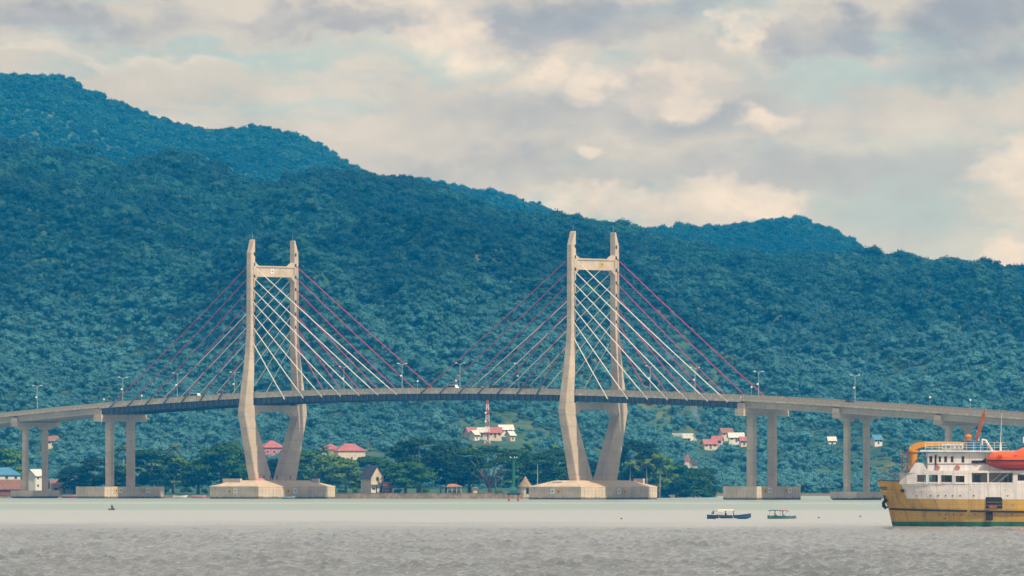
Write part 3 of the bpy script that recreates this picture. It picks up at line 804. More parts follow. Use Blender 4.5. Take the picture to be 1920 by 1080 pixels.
# ---- approach viaducts: concrete girders on hammerhead piers
def viaduct(t0, t1, piers, label):
    v = empty('approach_viaduct', (BX0, BY0, 0), -TH); tag(v, label, 'viaduct', 'approach viaducts at the ends of the bridge')
    ts = [float(q) for q in np.linspace(t0, t1, int(abs(t1 - t0) / 4) + 1)]
    sweep(ts, [(-HALF, -0.45), (HALF, -0.45), (HALF, 0.0), (-HALF, 0.0)], 'deck_slab', M['girder_c'], v)
    sweep(ts, [(-8.9, 0.004), (8.9, 0.004), (8.9, 0.06), (-8.9, 0.06)], 'road_surface', M['asphalt'], v)
    for side in (-1, 1):
        kb = sweep(ts, [(side * (HALF - 0.5), 0.0), (side * (HALF + 0.06), 0.0), (side * (HALF + 0.06), -0.5), (side * (HALF - 0.5), -0.5)], 'kerb_beam', M['parapet'], v)
        parapet(kb, min(t0, t1), max(t0, t1), 2.35, side)
    stops = [t0] + [p for p in piers if p != t0] + ([t1] if piers[-1] != t1 else [])
    for a_, b in zip(stops[:-1], stops[1:]):
        lo, hi = min(a_, b) + 0.35, max(a_, b) - 0.35
        tt = [float(q) for q in np.linspace(lo, hi, 9)]
        for y in (-9.3, -5.6, -1.9, 1.9, 5.6, 9.3):
            sweep(tt, [(y - .55, -0.455), (y + .55, -0.455), (y + .5, -0.72), (y + .16, -0.9), (y + .16, -2.1), (y + .42, -2.35), (y + .42, -2.7), (y - .42, -2.7), (y - .42, -2.35), (y - .16, -2.1), (y - .16, -0.9), (y - .5, -0.72)], 'girder', M['girder_c'], v)
    for p in piers:
        if abs(p) != 150: pier(v, p, 1.95, 9.6, 2, True, (2.7, 5.6, 6.6) if p < 250 else (2.7, 5.6, 6.6), True)
    return v
viaduct(150.3, 322, [150.3, 191, 234, 277, 320], 'pale concrete approach viaduct running off to the right behind the ship')
viaduct(-150.3, -276, [-150.3, -193, -235, -276], 'concrete approach viaduct sloping down to the left edge above the village')

# ================================================================== lamps and traffic on the bridge
def bridge_pt(t, v, z):
    c_, s_ = math.cos(TH), math.sin(TH)
    return (BX0 + t * c_ + v * s_, BY0 - t * s_ + v * c_, z)
def street_lamp():
    r_ = empty('street_lamp')
    MB().path([(0, 0, 0), (0, 0, 9.0)], [0.13, 0.08], 8).build('post', M['galv'], r_)
    MB().lathe([(0.28, 0), (0.28, 0.25), (0.16, 0.4)], 8).build('base', M['galv'], r_)
    for sg in (-1, 1):
        a_ = MB().path([(0, 0, 8.8), (0, sg * 0.8, 9.2), (0, sg * 1.8, 9.35)], 0.06, 6).build('arm', M['galv'], r_)
        MB().loft([[(-.16, sg * 1.5, 9.32), (.16, sg * 1.5, 9.32), (.16, sg * 1.5, 9.48), (-.16, sg * 1.5, 9.48)], [(-.22, sg * 2.0, 9.30), (.22, sg * 2.0, 9.30), (.18, sg * 2.0, 9.52), (-.18, sg * 2.0, 9.52)], [(-.1, sg * 2.5, 9.38), (.1, sg * 2.5, 9.38), (.1, sg * 2.5, 9.46), (-.1, sg * 2.5, 9.46)]]).build('lamp_head', M['white'], a_)
    MB().path([(0, 0, 5.2), (0, -0.5, 5.25)], 0.05, 6).build('bracket', M['galv'], r_)
    MB().lathe([(0.02, 4.85), (0.25, 4.95), (0.36, 5.2), (0.25, 5.45), (0.02, 5.55)], 10, (0, -0.55)).build('globe', M['globe'], r_, smooth=True)
    return r_
def globe_lamp():
    r_ = empty('globe_lamp')
    MB().path([(0, 0, 0), (0, 0, 3.3)], [0.09, 0.06], 7).build('post', M['galv'], r_)
    MB().lathe([(0.02, 3.25), (0.26, 3.38), (0.36, 3.62), (0.26, 3.86), (0.02, 3.98)], 10).build('globe', M['globe'], r_, smooth=True)
    return r_
ORD = ['first', 'second', 'third', 'fourth', 'fifth', 'sixth', 'seventh', 'eighth', 'ninth', 'tenth', 'eleventh', 'twelfth', 'thirteenth', 'fourteenth']
tall = [(-182, -1), (-139, -1), (-112, -1), (-85 - 18, 1), (-50, 1), (-4, -1), (23, -1), (50, -1), (92, 1), (112, 1), (157, -1), (182, 1)]
L0 = street_lamp()
for k, (t, sd) in enumerate(sorted(tall)):
    q = L0 if k == 0 else copy_tree(L0)
    q.location = bridge_pt(t, sd * 9.5, road_z(t) + 0.02); q.rotation_euler = (0, 0, -TH)
    tag(q, f'tall twin-arm street lamp on the bridge deck, {ORD[k]} of its kind from the left', 'street lamp', 'tall lamps along the bridge')
G0 = globe_lamp()
for k, t in enumerate([-168, -149, -15, 3, 137, 214, 231]):
    q = G0 if k == 0 else copy_tree(G0)
    q.location = bridge_pt(t, 9.5, road_z(t) + 0.02)
    tag(q, f'short globe lamp on the far bridge parapet, {ORD[k]} from the left', 'lamp', 'globe lamps along the bridge')
def car(name, body, L=4.4, H=1.55, van=False):
    r_ = empty(name)
    if van:
        pr = [(-L / 2, .35), (L / 2, .35), (L / 2, .95), (L / 2 - .35, 1.15), (L / 2 - .9, H), (-L / 2 + .15, H), (-L / 2, 1.2)]
        gl = [(L / 2 - .45, 1.15), (L / 2 - .92, H - .12), (-L / 2 + .35, H - .12), (-L / 2 + .2, 1.15)]
    else:
        pr = [(-L / 2, .32), (L / 2, .32), (L / 2, .72), (L / 2 - .25, .86), (L / 2 - 1.1, .95), (L / 2 - 1.75, H), (-L / 2 + 1.0, H), (-L / 2 + .25, 1.0), (-L / 2, .9)]
        gl = [(L / 2 - 1.2, .98), (L / 2 - 1.78, H - .1), (-L / 2 + 1.0, H - .1), (-L / 2 + .45, 1.0)]
    mb = MB()
    mb.loft([[(x, sg * (.86 if z < 1.0 else .86 - (z - 1.0) * .25), z) for x, z in pr] for sg in (-1, 1)])
    mb.build('body', body, r_)
    for sg in (-1, 1):
        MB().loft([[(x, sg * (.875 + o_ - (z - 1.0) * .25 if z > 1.0 else .875 + o_), z) for x, z in gl] for o_ in (-.02, 0.0)]).build('side_window', M['glass'], r_)
        for x in (-L * .3, L * .3):
            wm = MB().path([(x, sg * .70, .33), (x, sg * .90, .33)], .33, 12).build('wheel', M['black'], r_)
            MB().path([(x, sg * .89, .33), (x, sg * .915, .33)], .19, 10).build('rim', M['galv'], wm)
        MB().box(L / 2 - .03, L / 2 + .012, sg * .6 - .18, sg * .6 + .18, .6, .74).build('headlight', M['globe'], r_)
    return r_
M['car_white'] = material('white_car_paint', (0.75, 0.74, 0.72), 0.3, 0.03, 1.0)
M['car_dark'] = material('dark_car_paint', (0.02, 0.022, 0.03), 0.3, 0.05, 1.0)
M['car_red'] = material('red_car_paint', (0.42, 0.04, 0.03), 0.3, 0.05, 1.0)
M['car_grey'] = material('grey_car_paint', (0.22, 0.24, 0.28), 0.3, 0.05, 1.0)
for t, v, pt, van, lab in [(17, -6.6, 'car_white', True, 'white van crossing the middle of the bridge'),
                           (30, -6.6, 'car_grey', False, 'grey car, left one of the pair right of the white van on the bridge'),
                           (36.5, -6.6, 'car_dark', True, 'black van, right one of the pair right of the white van on the bridge'),
                           (51, -6.6, 'car_dark', True, 'dark van just left of the right pylon on the deck'),
                           (-106, -6.6, 'car_white', True, 'white van left of the left pylon on the deck'),
                           (-95, -6.6, 'car_red', False, 'red car between the white van and the left pylon'),
                           (194, -6.6, 'car_dark', False, 'dark car on the right approach viaduct')]:
    q = car('van' if van else 'car', M[pt], 4.6 if van else 4.3, 2.05 if van else 1.6, van)
    q.location = bridge_pt(t, v, road_z(t) + 0.065); q.rotation_euler = (0, 0, -TH)
    tag(q, lab, 'van' if van else 'car', 'vehicles on the bridge')

# ================================================================== the cape behind the bridge: walls, houses, trees
for nm, c_, kw in [('pinkw', (0.50, 0.18, 0.20), {}), ('cream', (0.62, 0.54, 0.42), {}), ('brick', (0.32, 0.09, 0.06), {}), ('plaster', (0.60, 0.52, 0.38), dict(streak=.5))]:
    M[nm] = material(nm + '_wall', c_, 0.85, 0.15, 0.8, **kw)
for nm, c_ in [('pinkr', (0.38, 0.13, 0.13)), ('whiter', (0.60, 0.60, 0.58)), ('greyr', (0.28, 0.27, 0.27)), ('browr', (0.24, 0.12, 0.08)), ('bluer', (0.06, 0.22, 0.38)), ('darkr', (0.045, 0.04, 0.055)), ('thatch', (0.30, 0.22, 0.13)), ('orange', (0.60, 0.20, 0.06)), ('terrac', (0.36, 0.17, 0.11))]:
    M[nm] = material(nm + '_roofing', c_, 0.7, 0.2, 0.7, streak=.3)
M['stone'] = material('seawall_stone', (0.30, 0.22, 0.15), 0.9, 0.4, 0.5, streak=.4)
M['timber'] = material('weathered_timber', (0.15, 0.11, 0.08), 0.9, 0.3, 1.2)
def house(name, loc, rz, wd, dp, eave, kind, wall, roof, label, cat='house', pitch=0.55, group=None, windows=2, storeys=1):
    """local -y is the front; gable ridge runs along x"""
    r_ = empty(name, loc, rz); tag(r_, label, cat, group)
    a_, b = wd / 2, dp / 2; rise = b * pitch * 1.6 if kind == 'gable' else min(a_, b) * pitch * 1.3
    wb = MB()
    if kind == 'gable':
        wb.loft([[(x, y, z) for y, z in [(-b, -3), (b, -3), (b, eave), (0, eave + rise * .96), (-b, eave)]] for x in (-a_, a_)])
    else:
        wb.box(-a_, a_, -b, b, -3, eave)
    wl = wb.build('wall', M[wall], r_)
    e = 0.55; rb = MB(); th_ = 0.16
    if kind == 'gable':
        for sg in (-1, 1):
            sl = rise / b
            pr = [(0, eave + rise + .05), (sg * (b + e), eave - sl * e + .05), (sg * (b + e), eave - sl * e + .05 + th_), (0, eave + rise + .05 + th_)]
            rb.prism(pr, -a_ - e, a_ + e, 'x')
    else:
        rd = max(0.3, a_ - b * .9)
        rb.loft([[(-a_ - e, -b - e, eave + .01), (a_ + e, -b - e, eave + .01), (a_ + e, b + e, eave + .01), (-a_ - e, b + e, eave + .01)], [(-a_ - e, -b - e, eave + .15), (a_ + e, -b - e, eave + .15), (a_ + e, b + e, eave + .15), (-a_ - e, b + e, eave + .15)], [(-rd, -.15, eave + rise), (rd, -.15, eave + rise), (rd, .15, eave + rise), (-rd, .15, eave + rise)]])
    rb.build('roof', M[roof], r_)
    for s_ in range(storeys):
        z0 = 0.95 + s_ * 2.8
        if z0 + 1.1 > eave: break
        for k in range(windows):
            x = -a_ + wd * (k + .5) / windows
            if s_ == 0 and k == windows // 2: 
                d_ = MB().box(x - .45, x + .45, -b - .05, -b + .02, 0.0, 2.05).build('door', M['timber'], r_)
                continue
            f_ = MB().box(x - .62, x + .62, -b - .07, -b - .012, z0, z0 + 1.15).build('window', M['white'], r_)
            MB().box(x - .5, x + .5, -b - .09, -b - .072, z0 + .1, z0 + 1.05).build('pane', M['glass'], f_)
    return r_
for (px, py, wd, dp, ev, kd, wl, rf, tr, lab), (hx, hy, hz) in zip(HILL_HOUSES, HOUSE_AT):
    house('hillside_house', (hx, hy, hz + 0.4), tr, wd, dp, ev, kd, wl, rf, lab, group='houses on the slope behind the bridge', storeys=2 if ev > 5 else 1, windows=3)
def at(px, Y):
    return (px - 960) / FPX * Y
def row_z(py, Y):
    return CAM_H + (HORIZON - py) / FPX * Y
def gz(x, y):
    return float(hill_z(x, y))
# left village by the shore
house('village_house', (at(2, 3262), 3262, 3.0), 0.15, 13.5, 8, row_z(891, 3262) - 3.0, 'hip', 'white', 'bluer', 'blue hip-roofed house at the far left under the viaduct', group='village houses at the far left', windows=4, storeys=2)
house('village_house', (at(2, 3215), 3215, 1.6), -0.12, 15, 7, row_z(916, 3215) - 1.6, 'gable', 'brick', 'browr', 'long brown-roofed shore house below the blue-roofed house', group='village houses at the far left', windows=5)
house('village_house', (at(66, 3290), 3290, 2.8), 1.0, 6, 4.6, row_z(891, 3290) - 2.8, 'gable', 'white', 'whiter', 'white gabled house between the columns of the leftmost pier', group='village houses at the far left', windows=2, storeys=2)
house('village_house', (at(118, 3230), 3230, 1.6), 0.2, 9, 6, row_z(913, 3230) - 1.6, 'gable', 'cream', 'browr', 'low brown-roofed house right of the leftmost pier', group='village houses at the far left', windows=3)
house('village_shed', (at(139, 3248), 3248, 2.0), -0.3, 3.6, 3.5, row_z(904, 3248) - 2.0, 'gable', 'white', 'orange', 'small orange-roofed shed beside the low brown-roofed house', 'shed', group='village houses at the far left', windows=2)
# gabled house on the seawall
h_ = house('shore_house', (at(698, 3094), 3094, 1.9), R(90 + 24), 9.0, 4.7, 5.6, 'gable', 'plaster', 'darkr', 'two-storey plaster house with steep dark gable roof on the seawall', pitch=1.0, windows=2, storeys=2)
# its gable end faces the water: window, balcony and ground-floor doors on it
gx = -4.5
def end_box(name, y0, y1, z0, z1, m, out=0.06):
    return MB().box(gx - out, gx - 0.005, y0, y1, z0, z1).build(name, M[m], h_)
w1 = end_box('gable_window', -0.55, 0.45, 4.2, 5.6, 'timber'); MB().box(gx - .09, gx - .062, -.42, .32, 4.35, 5.45).build('pane', M['glass'], w1)
MB().box(gx - 1.1, gx - 0.01, -2.2, 2.3, 2.72, 2.92).build('balcony', M['timber'], h_)
end_box('ground_wall', -2.3, 2.3, 0.05, 2.7, 'white', 0.03)
end_box('door', 0.1, 0.55, 0.06, 2.4, 'glass', 0.08); end_box('door', -1.8, -1.0, 0.06, 2.4, 'glass', 0.08); end_box('window', 0.9, 1.9, 1.1, 1.8, 'glass', 0.08)
house('brick_hut', (at(728, 3090), 3090, 1.8), 0.1, 2.7, 2.6, 2.7, 'gable', 'brick', 'pinkr', 'little red brick hut right beside the gabled shore house', 'hut', windows=2)
# open pavilion
def pavilion(px, Y, label, rf):
    r_ = empty('pavilion', (at(px, Y), Y, 1.9)); tag(r_, label, 'pavilion')
    for x in (-2.3, -0.8, 0.8, 2.3):
        for y in (-1.4, 1.4): MB().path([(x, y, -1), (x, y, 2.1)], .09, 6).build('post', M['white'], r_)
    MB().loft([[(-2.9, -2, 2.1), (2.9, -2, 2.1), (2.9, 2, 2.1), (-2.9, 2, 2.1)], [(-2.9, -2, 2.25), (2.9, -2, 2.25), (2.9, 2, 2.25), (-2.9, 2, 2.25)], [(-1.9, -.1, 3.2), (0.3, -.1, 3.2), (.3, .1, 3.2), (-1.9, .1, 3.2)]]).build('roof', M[rf], r_)
    MB().box(-2.5, 2.5, 1.30, 1.38, 0, .8).build('bench_back', M['timber'], r_)
    return r_
pavilion(852, 3078, 'small open pavilion with reddish roof on the seawall under the big trees', 'terrac')
house('kiosk', (at(891, 3078), 3078, 1.8), 0.0, 1.3, 1.3, 1.7, 'hip', 'plaster', 'thatch', 'tiny plaster kiosk between pavilion and bare-limbed tree', 'kiosk', windows=2)
# round thatched hut
t_ = empty('thatched_hut', (at(985, 3072), 3072, 1.5)); tag(t_, 'thatched hut with conical straw roof beside the right pile cap', 'hut')
MB().lathe([(1.75, -1.5), (1.75, 2.9)], 14).build('wall', M['plaster'], t_)
MB().lathe([(2.55, 2.55), (2.45, 2.75), (1.3, 4.3), (0.25, 6.0), (0.05, 6.3)], 16).build('roof', M['thatch'], t_)
MB().box(.3, 1.3, -1.80, -1.2, 0.2, 2.1).build('doorway', M['dark'], t_)
# seawall along the cape
def along(x0, x1, step=6.0):
    xs_ = np.arange(x0, x1 + .1, step); return [(float(x), float(shore_y(x))) for x in xs_]
def wall_run(name, x0, x1, off, zt, m, label):
    mb = MB()
    mb.loft([[(x, y - off, -1.5), (x, y - off + .9, -1.5), (x, y - off + .7, zt), (x, y - off + .15, zt)] for x, y in along(x0, x1)])
    mb.loft([[(x, y - off + .05, zt + .003), (x, y - off + .85, zt + .003), (x, y - off + .85, zt + .18), (x, y - off + .05, zt + .18)] for x, y in along(x0, x1)])
    return tag(mb.build(name, M[m]), label, 'wall')
wall_run('seawall', -62, 8, 3.0, 1.75, 'stone', 'long brown stone seawall along the shore between the two pylons')
wall_run('seawall', -195, -138, 2.0, 0.9, 'stone', 'low brown seawall below the far-left village')
# bamboo pole by the hut
tag(MB().path([(at(1008, 3066), 3066, 0), (at(1008, 3066), 3066, 12.0)], [.09, .05], 6).build('bamboo_pole', M['white']), 'thin pale pole standing left of the right pylon base', 'pole')
# radio mast on the slope
def mast():
    x, y, z = MAST_AT; Hm = row_z(748, y) - z
    r_ = empty('radio_mast', (x, y, z)); tag(r_, 'red-and-white lattice radio mast on the slope below the bridge deck', 'mast')
    M['mast_r'] = material('mast_red_paint', (0.55, 0.08, 0.08), 0.5, 0.1, 1.0); M['mast_w'] = material('mast_white_paint', (0.8, 0.78, 0.76), 0.5, 0.1, 1.0)
    n = 9
    for k in range(n):
        z0, z1 = Hm * k / n - (1 if k == 0 else 0), Hm * (k + 1) / n
        w0, w1 = 1.25 * (1 - .72 * k / n), 1.25 * (1 - .72 * (k + 1) / n)
        mb = MB()
        cs = [(-1, -1), (1, -1), (1, 1), (-1, 1)]
        for i in range(4):
            a_, b = cs[i], cs[(i + 1) % 4]
            mb.path([(a_[0] * w0, a_[1] * w0, z0), (a_[0] * w1, a_[1] * w1, z1)], .13, 5)
            mb.path([(a_[0] * w0, a_[1] * w0, z0), (b[0] * w1, b[1] * w1, z1)], .07, 4)
            mb.path([(b[0] * w0, b[1] * w0, z0), (a_[0] * w1, a_[1] * w1, z1)], .07, 4)
            mb.path([(a_[0] * w1, a_[1] * w1, z1), (b[0] * w1, b[1] * w1, z1)], .08, 4)
        mb.build('lattice_section', M['mast_r'] if k % 2 == 0 else M['mast_w'], r_)
    for zz in (.55, .72):
        MB().path([(-.75, -.6, Hm * zz), (-.75, -.9, Hm * zz)], .5, 12).build('dish', M['white'], r_)
mast()
# church with pink spire
c_ = house('church', (CHURCH_AT[0], CHURCH_AT[1], CHURCH_AT[2] + .3), R(70), 7, 4.5, 3.2, 'gable', 'white', 'darkr', 'small white church with pink pointed spire right of the right pylon', 'church', windows=3)
MB().box(-4.6, -2.9, -.85, .85, -2, 4.4).build('tower', M['white'], c_)
MB().loft([[(-4.8, -1.05, 4.4), (-2.7, -1.05, 4.4), (-2.7, 1.05, 4.4), (-4.8, 1.05, 4.4)], [(-3.8, -.05, 8.0), (-3.7, -.05, 8.0), (-3.7, .05, 8.0), (-3.8, .05, 8.0)]]).build('spire', M['pinkr'], c_)
# smoke rising from the slope: a thin volume in a billowing plume
def smoke():
    x, y, z = SMOKE_AT; k = y / FPX
    pts = [(0, 0, -1), (-1.5, 0, 3), (-3.2, 0, 6), (-4.2, 0, 9), (-3.8, 1, 11.5), (-2.0, 2, 13.5)]; rad = [.35, .9, 1.3, 1.7, 2.3, 2.6]
    mb = MB().path([(x + p[0], y + p[1], z + 2 + p[2]) for p in pts], rad, 10)
    m = bpy.data.materials.new('smoke'); m.use_nodes = True; t = m.node_tree; t.nodes.clear()
    out = t.nodes.new('ShaderNodeOutputMaterial'); pv = t.nodes.new('ShaderNodeVolumePrincipled')
    pv.inputs['Color'].default_value = (.85, .88, .92, 1); pv.inputs['Density'].default_value = 0.15
    t.links.new(pv.outputs[0], out.inputs['Volume'])
    tag(mb.build('smoke', m, smooth=True), 'thin pale wisp of smoke rising from the wooded slope right of the right pylon', 'smoke', kind='stuff')
smoke()

# ------------------------------------------------------------------ shore trees
M['leaf'] = foliage('shore_tree_leaves', [(0.008, 0.034, 0.004), (0.020, 0.066, 0.006), (0.050, 0.140, 0.006), (0.11, 0.20, 0.010)])
M['leaf_d'] = foliage('dark_rain_tree_leaves', [(0.003, 0.018, 0.002), (0.008, 0.036, 0.004), (0.022, 0.080, 0.005)])
M['leaf_y'] = foliage('yellowish_leaves', [(0.05, 0.085, 0.02), (0.10, 0.13, 0.03), (0.16, 0.13, 0.035)])
def tree_parts(seed, H, W, style, mat):
    """one tree: tapered trunk with limbs to each leafy tier, and a crown of leaf clumps in uneven tiers"""
    g = random.Random(seed); ga = np.random.default_rng(seed)
    lobes = []
    n = {'layer': 20, 'round': 16, 'open': 15}[style]
    for k in range(n):
        f = (k + .5) / n
        zc = H * (0.24 + 0.70 * f) if style != 'open' else H * g.uniform(.55, .93)
        env = math.sin(math.pi * min(1, max(.06, (zc / H - .08) / .98))) ** .7 if style == 'layer' else math.sqrt(max(.05, 1 - ((zc / H - .58) / .46) ** 2))
        if style == 'open': env = 1.0
        d = W / 2 * env * math.sqrt(g.uniform(.12, 1)) * .82; a_ = k * 2.4 + g.uniform(-.5, .5)
        lobes.append((d * math.cos(a_), d * math.sin(a_), zc, W * g.uniform(.13, .22), g.uniform(.30, .48) if style != 'round' else g.uniform(.5, .75)))
    lobes.append((0, 0, H * .93, W * .16, .5))
    V = []; Fc = []; mb = MB()
    for cx, cy, cz, r_, fl in lobes:
        m = int(150 * (r_ / (W * .17)) ** 2)
        D = ga.normal(size=(m, 3)); D /= np.linalg.norm(D, axis=1)[:, None]
        D[:, 2] = np.where(D[:, 2] < -.3, -D[:, 2], D[:, 2])
        Pn = np.array([cx, cy, cz]) + D * (r_ * ga.uniform(.62, 1.12, (m, 1))) * np.array([1, 1, fl])
        Nn = D + ga.normal(size=(m, 3)) * .6 + np.array([0, 0, .4]); Nn /= np.linalg.norm(Nn, axis=1)[:, None]
        A1 = np.cross(Nn, ga.normal(size=(m, 3))); A1 /= np.linalg.norm(A1, axis=1)[:, None]; A2 = np.cross(Nn, A1)
        s1 = ga.uniform(.28, .62, (m, 1)); s2 = s1 * ga.uniform(.4, .8, (m, 1))
        b = len(V)
        Q = np.stack([Pn - A1 * s1, Pn - A2 * s2, Pn + A1 * s1, Pn + A2 * s2], 1).reshape(-1, 3)
        V += [tuple(q) for q in Q]; Fc += [(b + 4 * i, b + 4 * i + 1, b + 4 * i + 2, b + 4 * i + 3) for i in range(m)]
    mb.add(V, Fc)
    for cx, cy, cz, r_, fl in lobes:
        rg = []
        for j in range(5):
            ph = -math.pi / 2 + math.pi * (j + .001) / 4.002
            rg.append([(cx + .6 * r_ * math.cos(ph) * math.cos(q * math.pi / 4), cy + .6 * r_ * math.cos(ph) * math.sin(q * math.pi / 4), cz + .55 * r_ * fl * math.sin(ph)) for q in range(8)])
        mb.loft(rg)
    me = bpy.data.meshes.new('crown'); me.from_pydata([tuple(p) for p in mb.v], [], mb.f); me.materials.append(mat); me.update()
    tb = MB(); R0 = H * .028
    fork = H * (.16 if style == 'open' else .3)
    tb.path([(0, 0, -1.5), (.1, 0, fork * .5), (0, .1, fork)], [R0 * 1.5, R0 * 1.1, R0], 9)
    if style != 'open': tb.path([(0, .1, fork), (.2, 0, H * .6), (0, 0, H * .9)], [R0, R0 * .6, R0 * .15], 7)
    for i, (cx, cy, cz, r_, fl) in enumerate(lobes[:-1]):
        if i % 2 and style != 'open': continue
        z0 = fork + (cz - fork) * (.25 if style != 'open' else 0)
        mid = (cx * .45 + g.uniform(-.5, .5), cy * .45, z0 + (cz - z0) * (.55 if style == 'open' else .4))
        tb.path([(0, .05, z0), mid, (cx * .95, cy * .95, cz)], [R0 * .55, R0 * .34, R0 * .1], 6)
    return me, tb.mesh('trunk', M['bark'], True), H, W
M['bark_r'] = material('pale_reddish_bark', (0.30, 0.19, 0.14), 0.9, 0.3, 1.0)
PT = [tree_parts(101, 16, 15, 'layer', M['leaf']), tree_parts(102, 16, 17, 'layer', M['leaf_d']), tree_parts(103, 14, 12, 'round', M['leaf']), tree_parts(104, 14, 13, 'round', M['leaf_d']), tree_parts(105, 15, 16, 'layer', M['leaf']), tree_parts(106, 17, 19, 'open', M['leaf']), tree_parts(107, 12, 10, 'round', M['leaf_y'])]
PT[5][1].materials[0] = M['bark_r']
def tree(px, top, wpx, Y, proto, label, turn=0.0, group='shore trees behind the bridge'):
    x = at(px, Y); z0 = gz(x, Y); me, tr, H, W = PT[proto]
    h = row_z(top - 5, Y) - z0; wd = wpx * 1.14 / FPX * Y
    r_ = empty('shore_tree', (x, Y, z0), turn); tag(r_, label, 'tree', group)
    s = (wd / W, wd / W, h / H)
    put('trunk', tr, r_, scale=s); put('crown', me, r_, scale=s)
for a_ in [
    (12, 846, 78, 3300, 0, 'leafy tree rising behind the blue-roofed house at the far left'),
    (-40, 850, 70, 3300, 2, 'tree cut by the left edge behind the village'),
    (140, 880, 62, 3222, 3, 'low dark tree left of the second pier from the left'),
    (178, 868, 92, 3205, 1, 'spreading dark tree behind the left column of the second pier from the left'),
    (228, 880, 70, 3215, 4, 'tree seen between the columns of the second pier from the left'),
    (285, 850, 100, 3195, 0, 'tall broad tree just right of the second pier from the left'),
    (325, 858, 80, 3230, 4, 'middle tree of the clump between the second pier and the left pylon'),
    (372, 868, 70, 3200, 2, 'lower bright tree left of the left pylon base'),
    (415, 838, 105, 3190, 4, 'large bright-green tree touching the left edge of the left pylon'),
    (462, 850, 80, 3215, 0, 'tree half hidden behind the near leg of the left pylon'),
    (512, 868, 60, 3180, 3, 'dark tree seen in the V of the left pylon'),
    (575, 852, 70, 3165, 0, 'tree touching the right edge of the left pylon'),
    (612, 858, 66, 3150, 2, 'rounded tree below the red-roofed house by the left pylon'),
    (648, 866, 64, 3140, 4, 'tree left of the gabled shore house'),
    (680, 862, 60, 3150, 0, 'tree overhanging the gabled shore house roof'),
    (718, 868, 60, 3170, 3, 'dark tree behind the gabled shore house'),
    (785, 827, 128, 3115, 1, 'largest dark tree with tiered crown in the middle of the cape'),
    (760, 872, 90, 3090, 4, 'low tier of branches in front of the largest dark tree'),
    (838, 852, 84, 3125, 1, 'dark tree right beside the largest tiered tree'),
    (880, 862, 70, 3140, 3, 'dark tree behind the left limbs of the bare-limbed tree'),
    (918, 842, 120, 3098, 5, 'wide tree with bare reddish limbs showing under its crown'),
    (968, 850, 80, 3130, 0, 'tree behind the green beacon'),
    (1015, 856, 84, 3115, 4, 'bright tree above the thatched hut'),
    (1052, 850, 70, 3135, 0, 'tree touching the left edge of the right pylon'),
    (1108, 872, 70, 3140, 3, 'dark tree seen in the V of the right pylon'),
    (1192, 832, 84, 3170, 1, 'tall dark tree touching the right edge of the right pylon'),
    (1232, 856, 74, 3185, 0, 'tree second to the right of the right pylon'),
    (1268, 876, 76, 3210, 3, 'low tree in the middle of the clump right of the right pylon'),
    (1300, 884, 70, 3250, 2, 'low tree below the pink-spired church'),
    (1325, 884, 46, 3290, 4, 'outermost tree on the tip of the cape right of the right pylon'),
]:
    tree(*a_, turn=rnd.uniform(0, 6.28))
# coconut palms: trunk, and each frond a part
fr = MB()
for sg in (-1, 1):
    for k in range(15):
        s0 = .35 + k * .25
        def rp(s_): return Vector((s_ * (1 - .035 * s_), 0, .55 * s_ - .20 * s_ * s_))
        ln = 1.05 * math.sin(math.pi * min(1, (k + 2.2) / 17)) ** .7
        p, q = rp(s0), rp(s0 + .2); dr = Vector((.35, sg * ln, -.42 * ln))
        fr.add([p, q, q + dr * .96, p + dr], [(0, 1, 2, 3)])
fr.path([(s_ * (1 - .035 * s_), 0, .55 * s_ - .20 * s_ * s_) for s_ in (0, 1, 2, 3, 4)], [.06, .05, .04, .03, .01], 4)
def frond_mesh(m):
    me = bpy.data.meshes.new('frond'); me.from_pydata([tuple(p) for p in fr.v], [], fr.f); me.materials.append(m); me.update(); return me
FRG, FRY = frond_mesh(M['leaf']), frond_mesh(M['leaf_y'])
M['palm_bark'] = material('palm_bark', (0.26, 0.23, 0.19), 0.9, 0.25, 1.5)
def palm(px, top, Y, label, yellow=False, lean=0.0):
    x = at(px, Y); z0 = gz(x, Y); h = row_z(top, Y) - z0 - 1.2
    r_ = empty('coconut_palm', (x - lean * .8, Y, z0)); tag(r_, label, 'palm', 'palms on the cape')
    MB().path([(0, 0, -1), (lean * .2, 0, h * .4), (lean * .8, 0, h)], [.26, .19, .14], 8).build('trunk', M['palm_bark'], r_, smooth=True)
    g = random.Random(int(px)); n = 15
    for k in range(n):
        el_ = [-.55, -.1, .35, .75][k % 4] + g.uniform(-.15, .15)
        put('frond', FRY if (yellow and k % 2) else FRG, r_, (lean * .8, 0, h), (0, -el_, k * 2.4 + g.uniform(-.3, .3)), (g.uniform(.85, 1.1),) * 3)
    if h > 8:
        for k in range(4):
            a_ = k * 1.7; MB().lathe([(.01, -.16), (.15, -.06), (.15, .08), (.01, .17)], 7, (0, 0)).build('coconut', M['thatch'], r_, loc=(lean * .8 + .28 * math.cos(a_), .28 * math.sin(a_), h - .3))
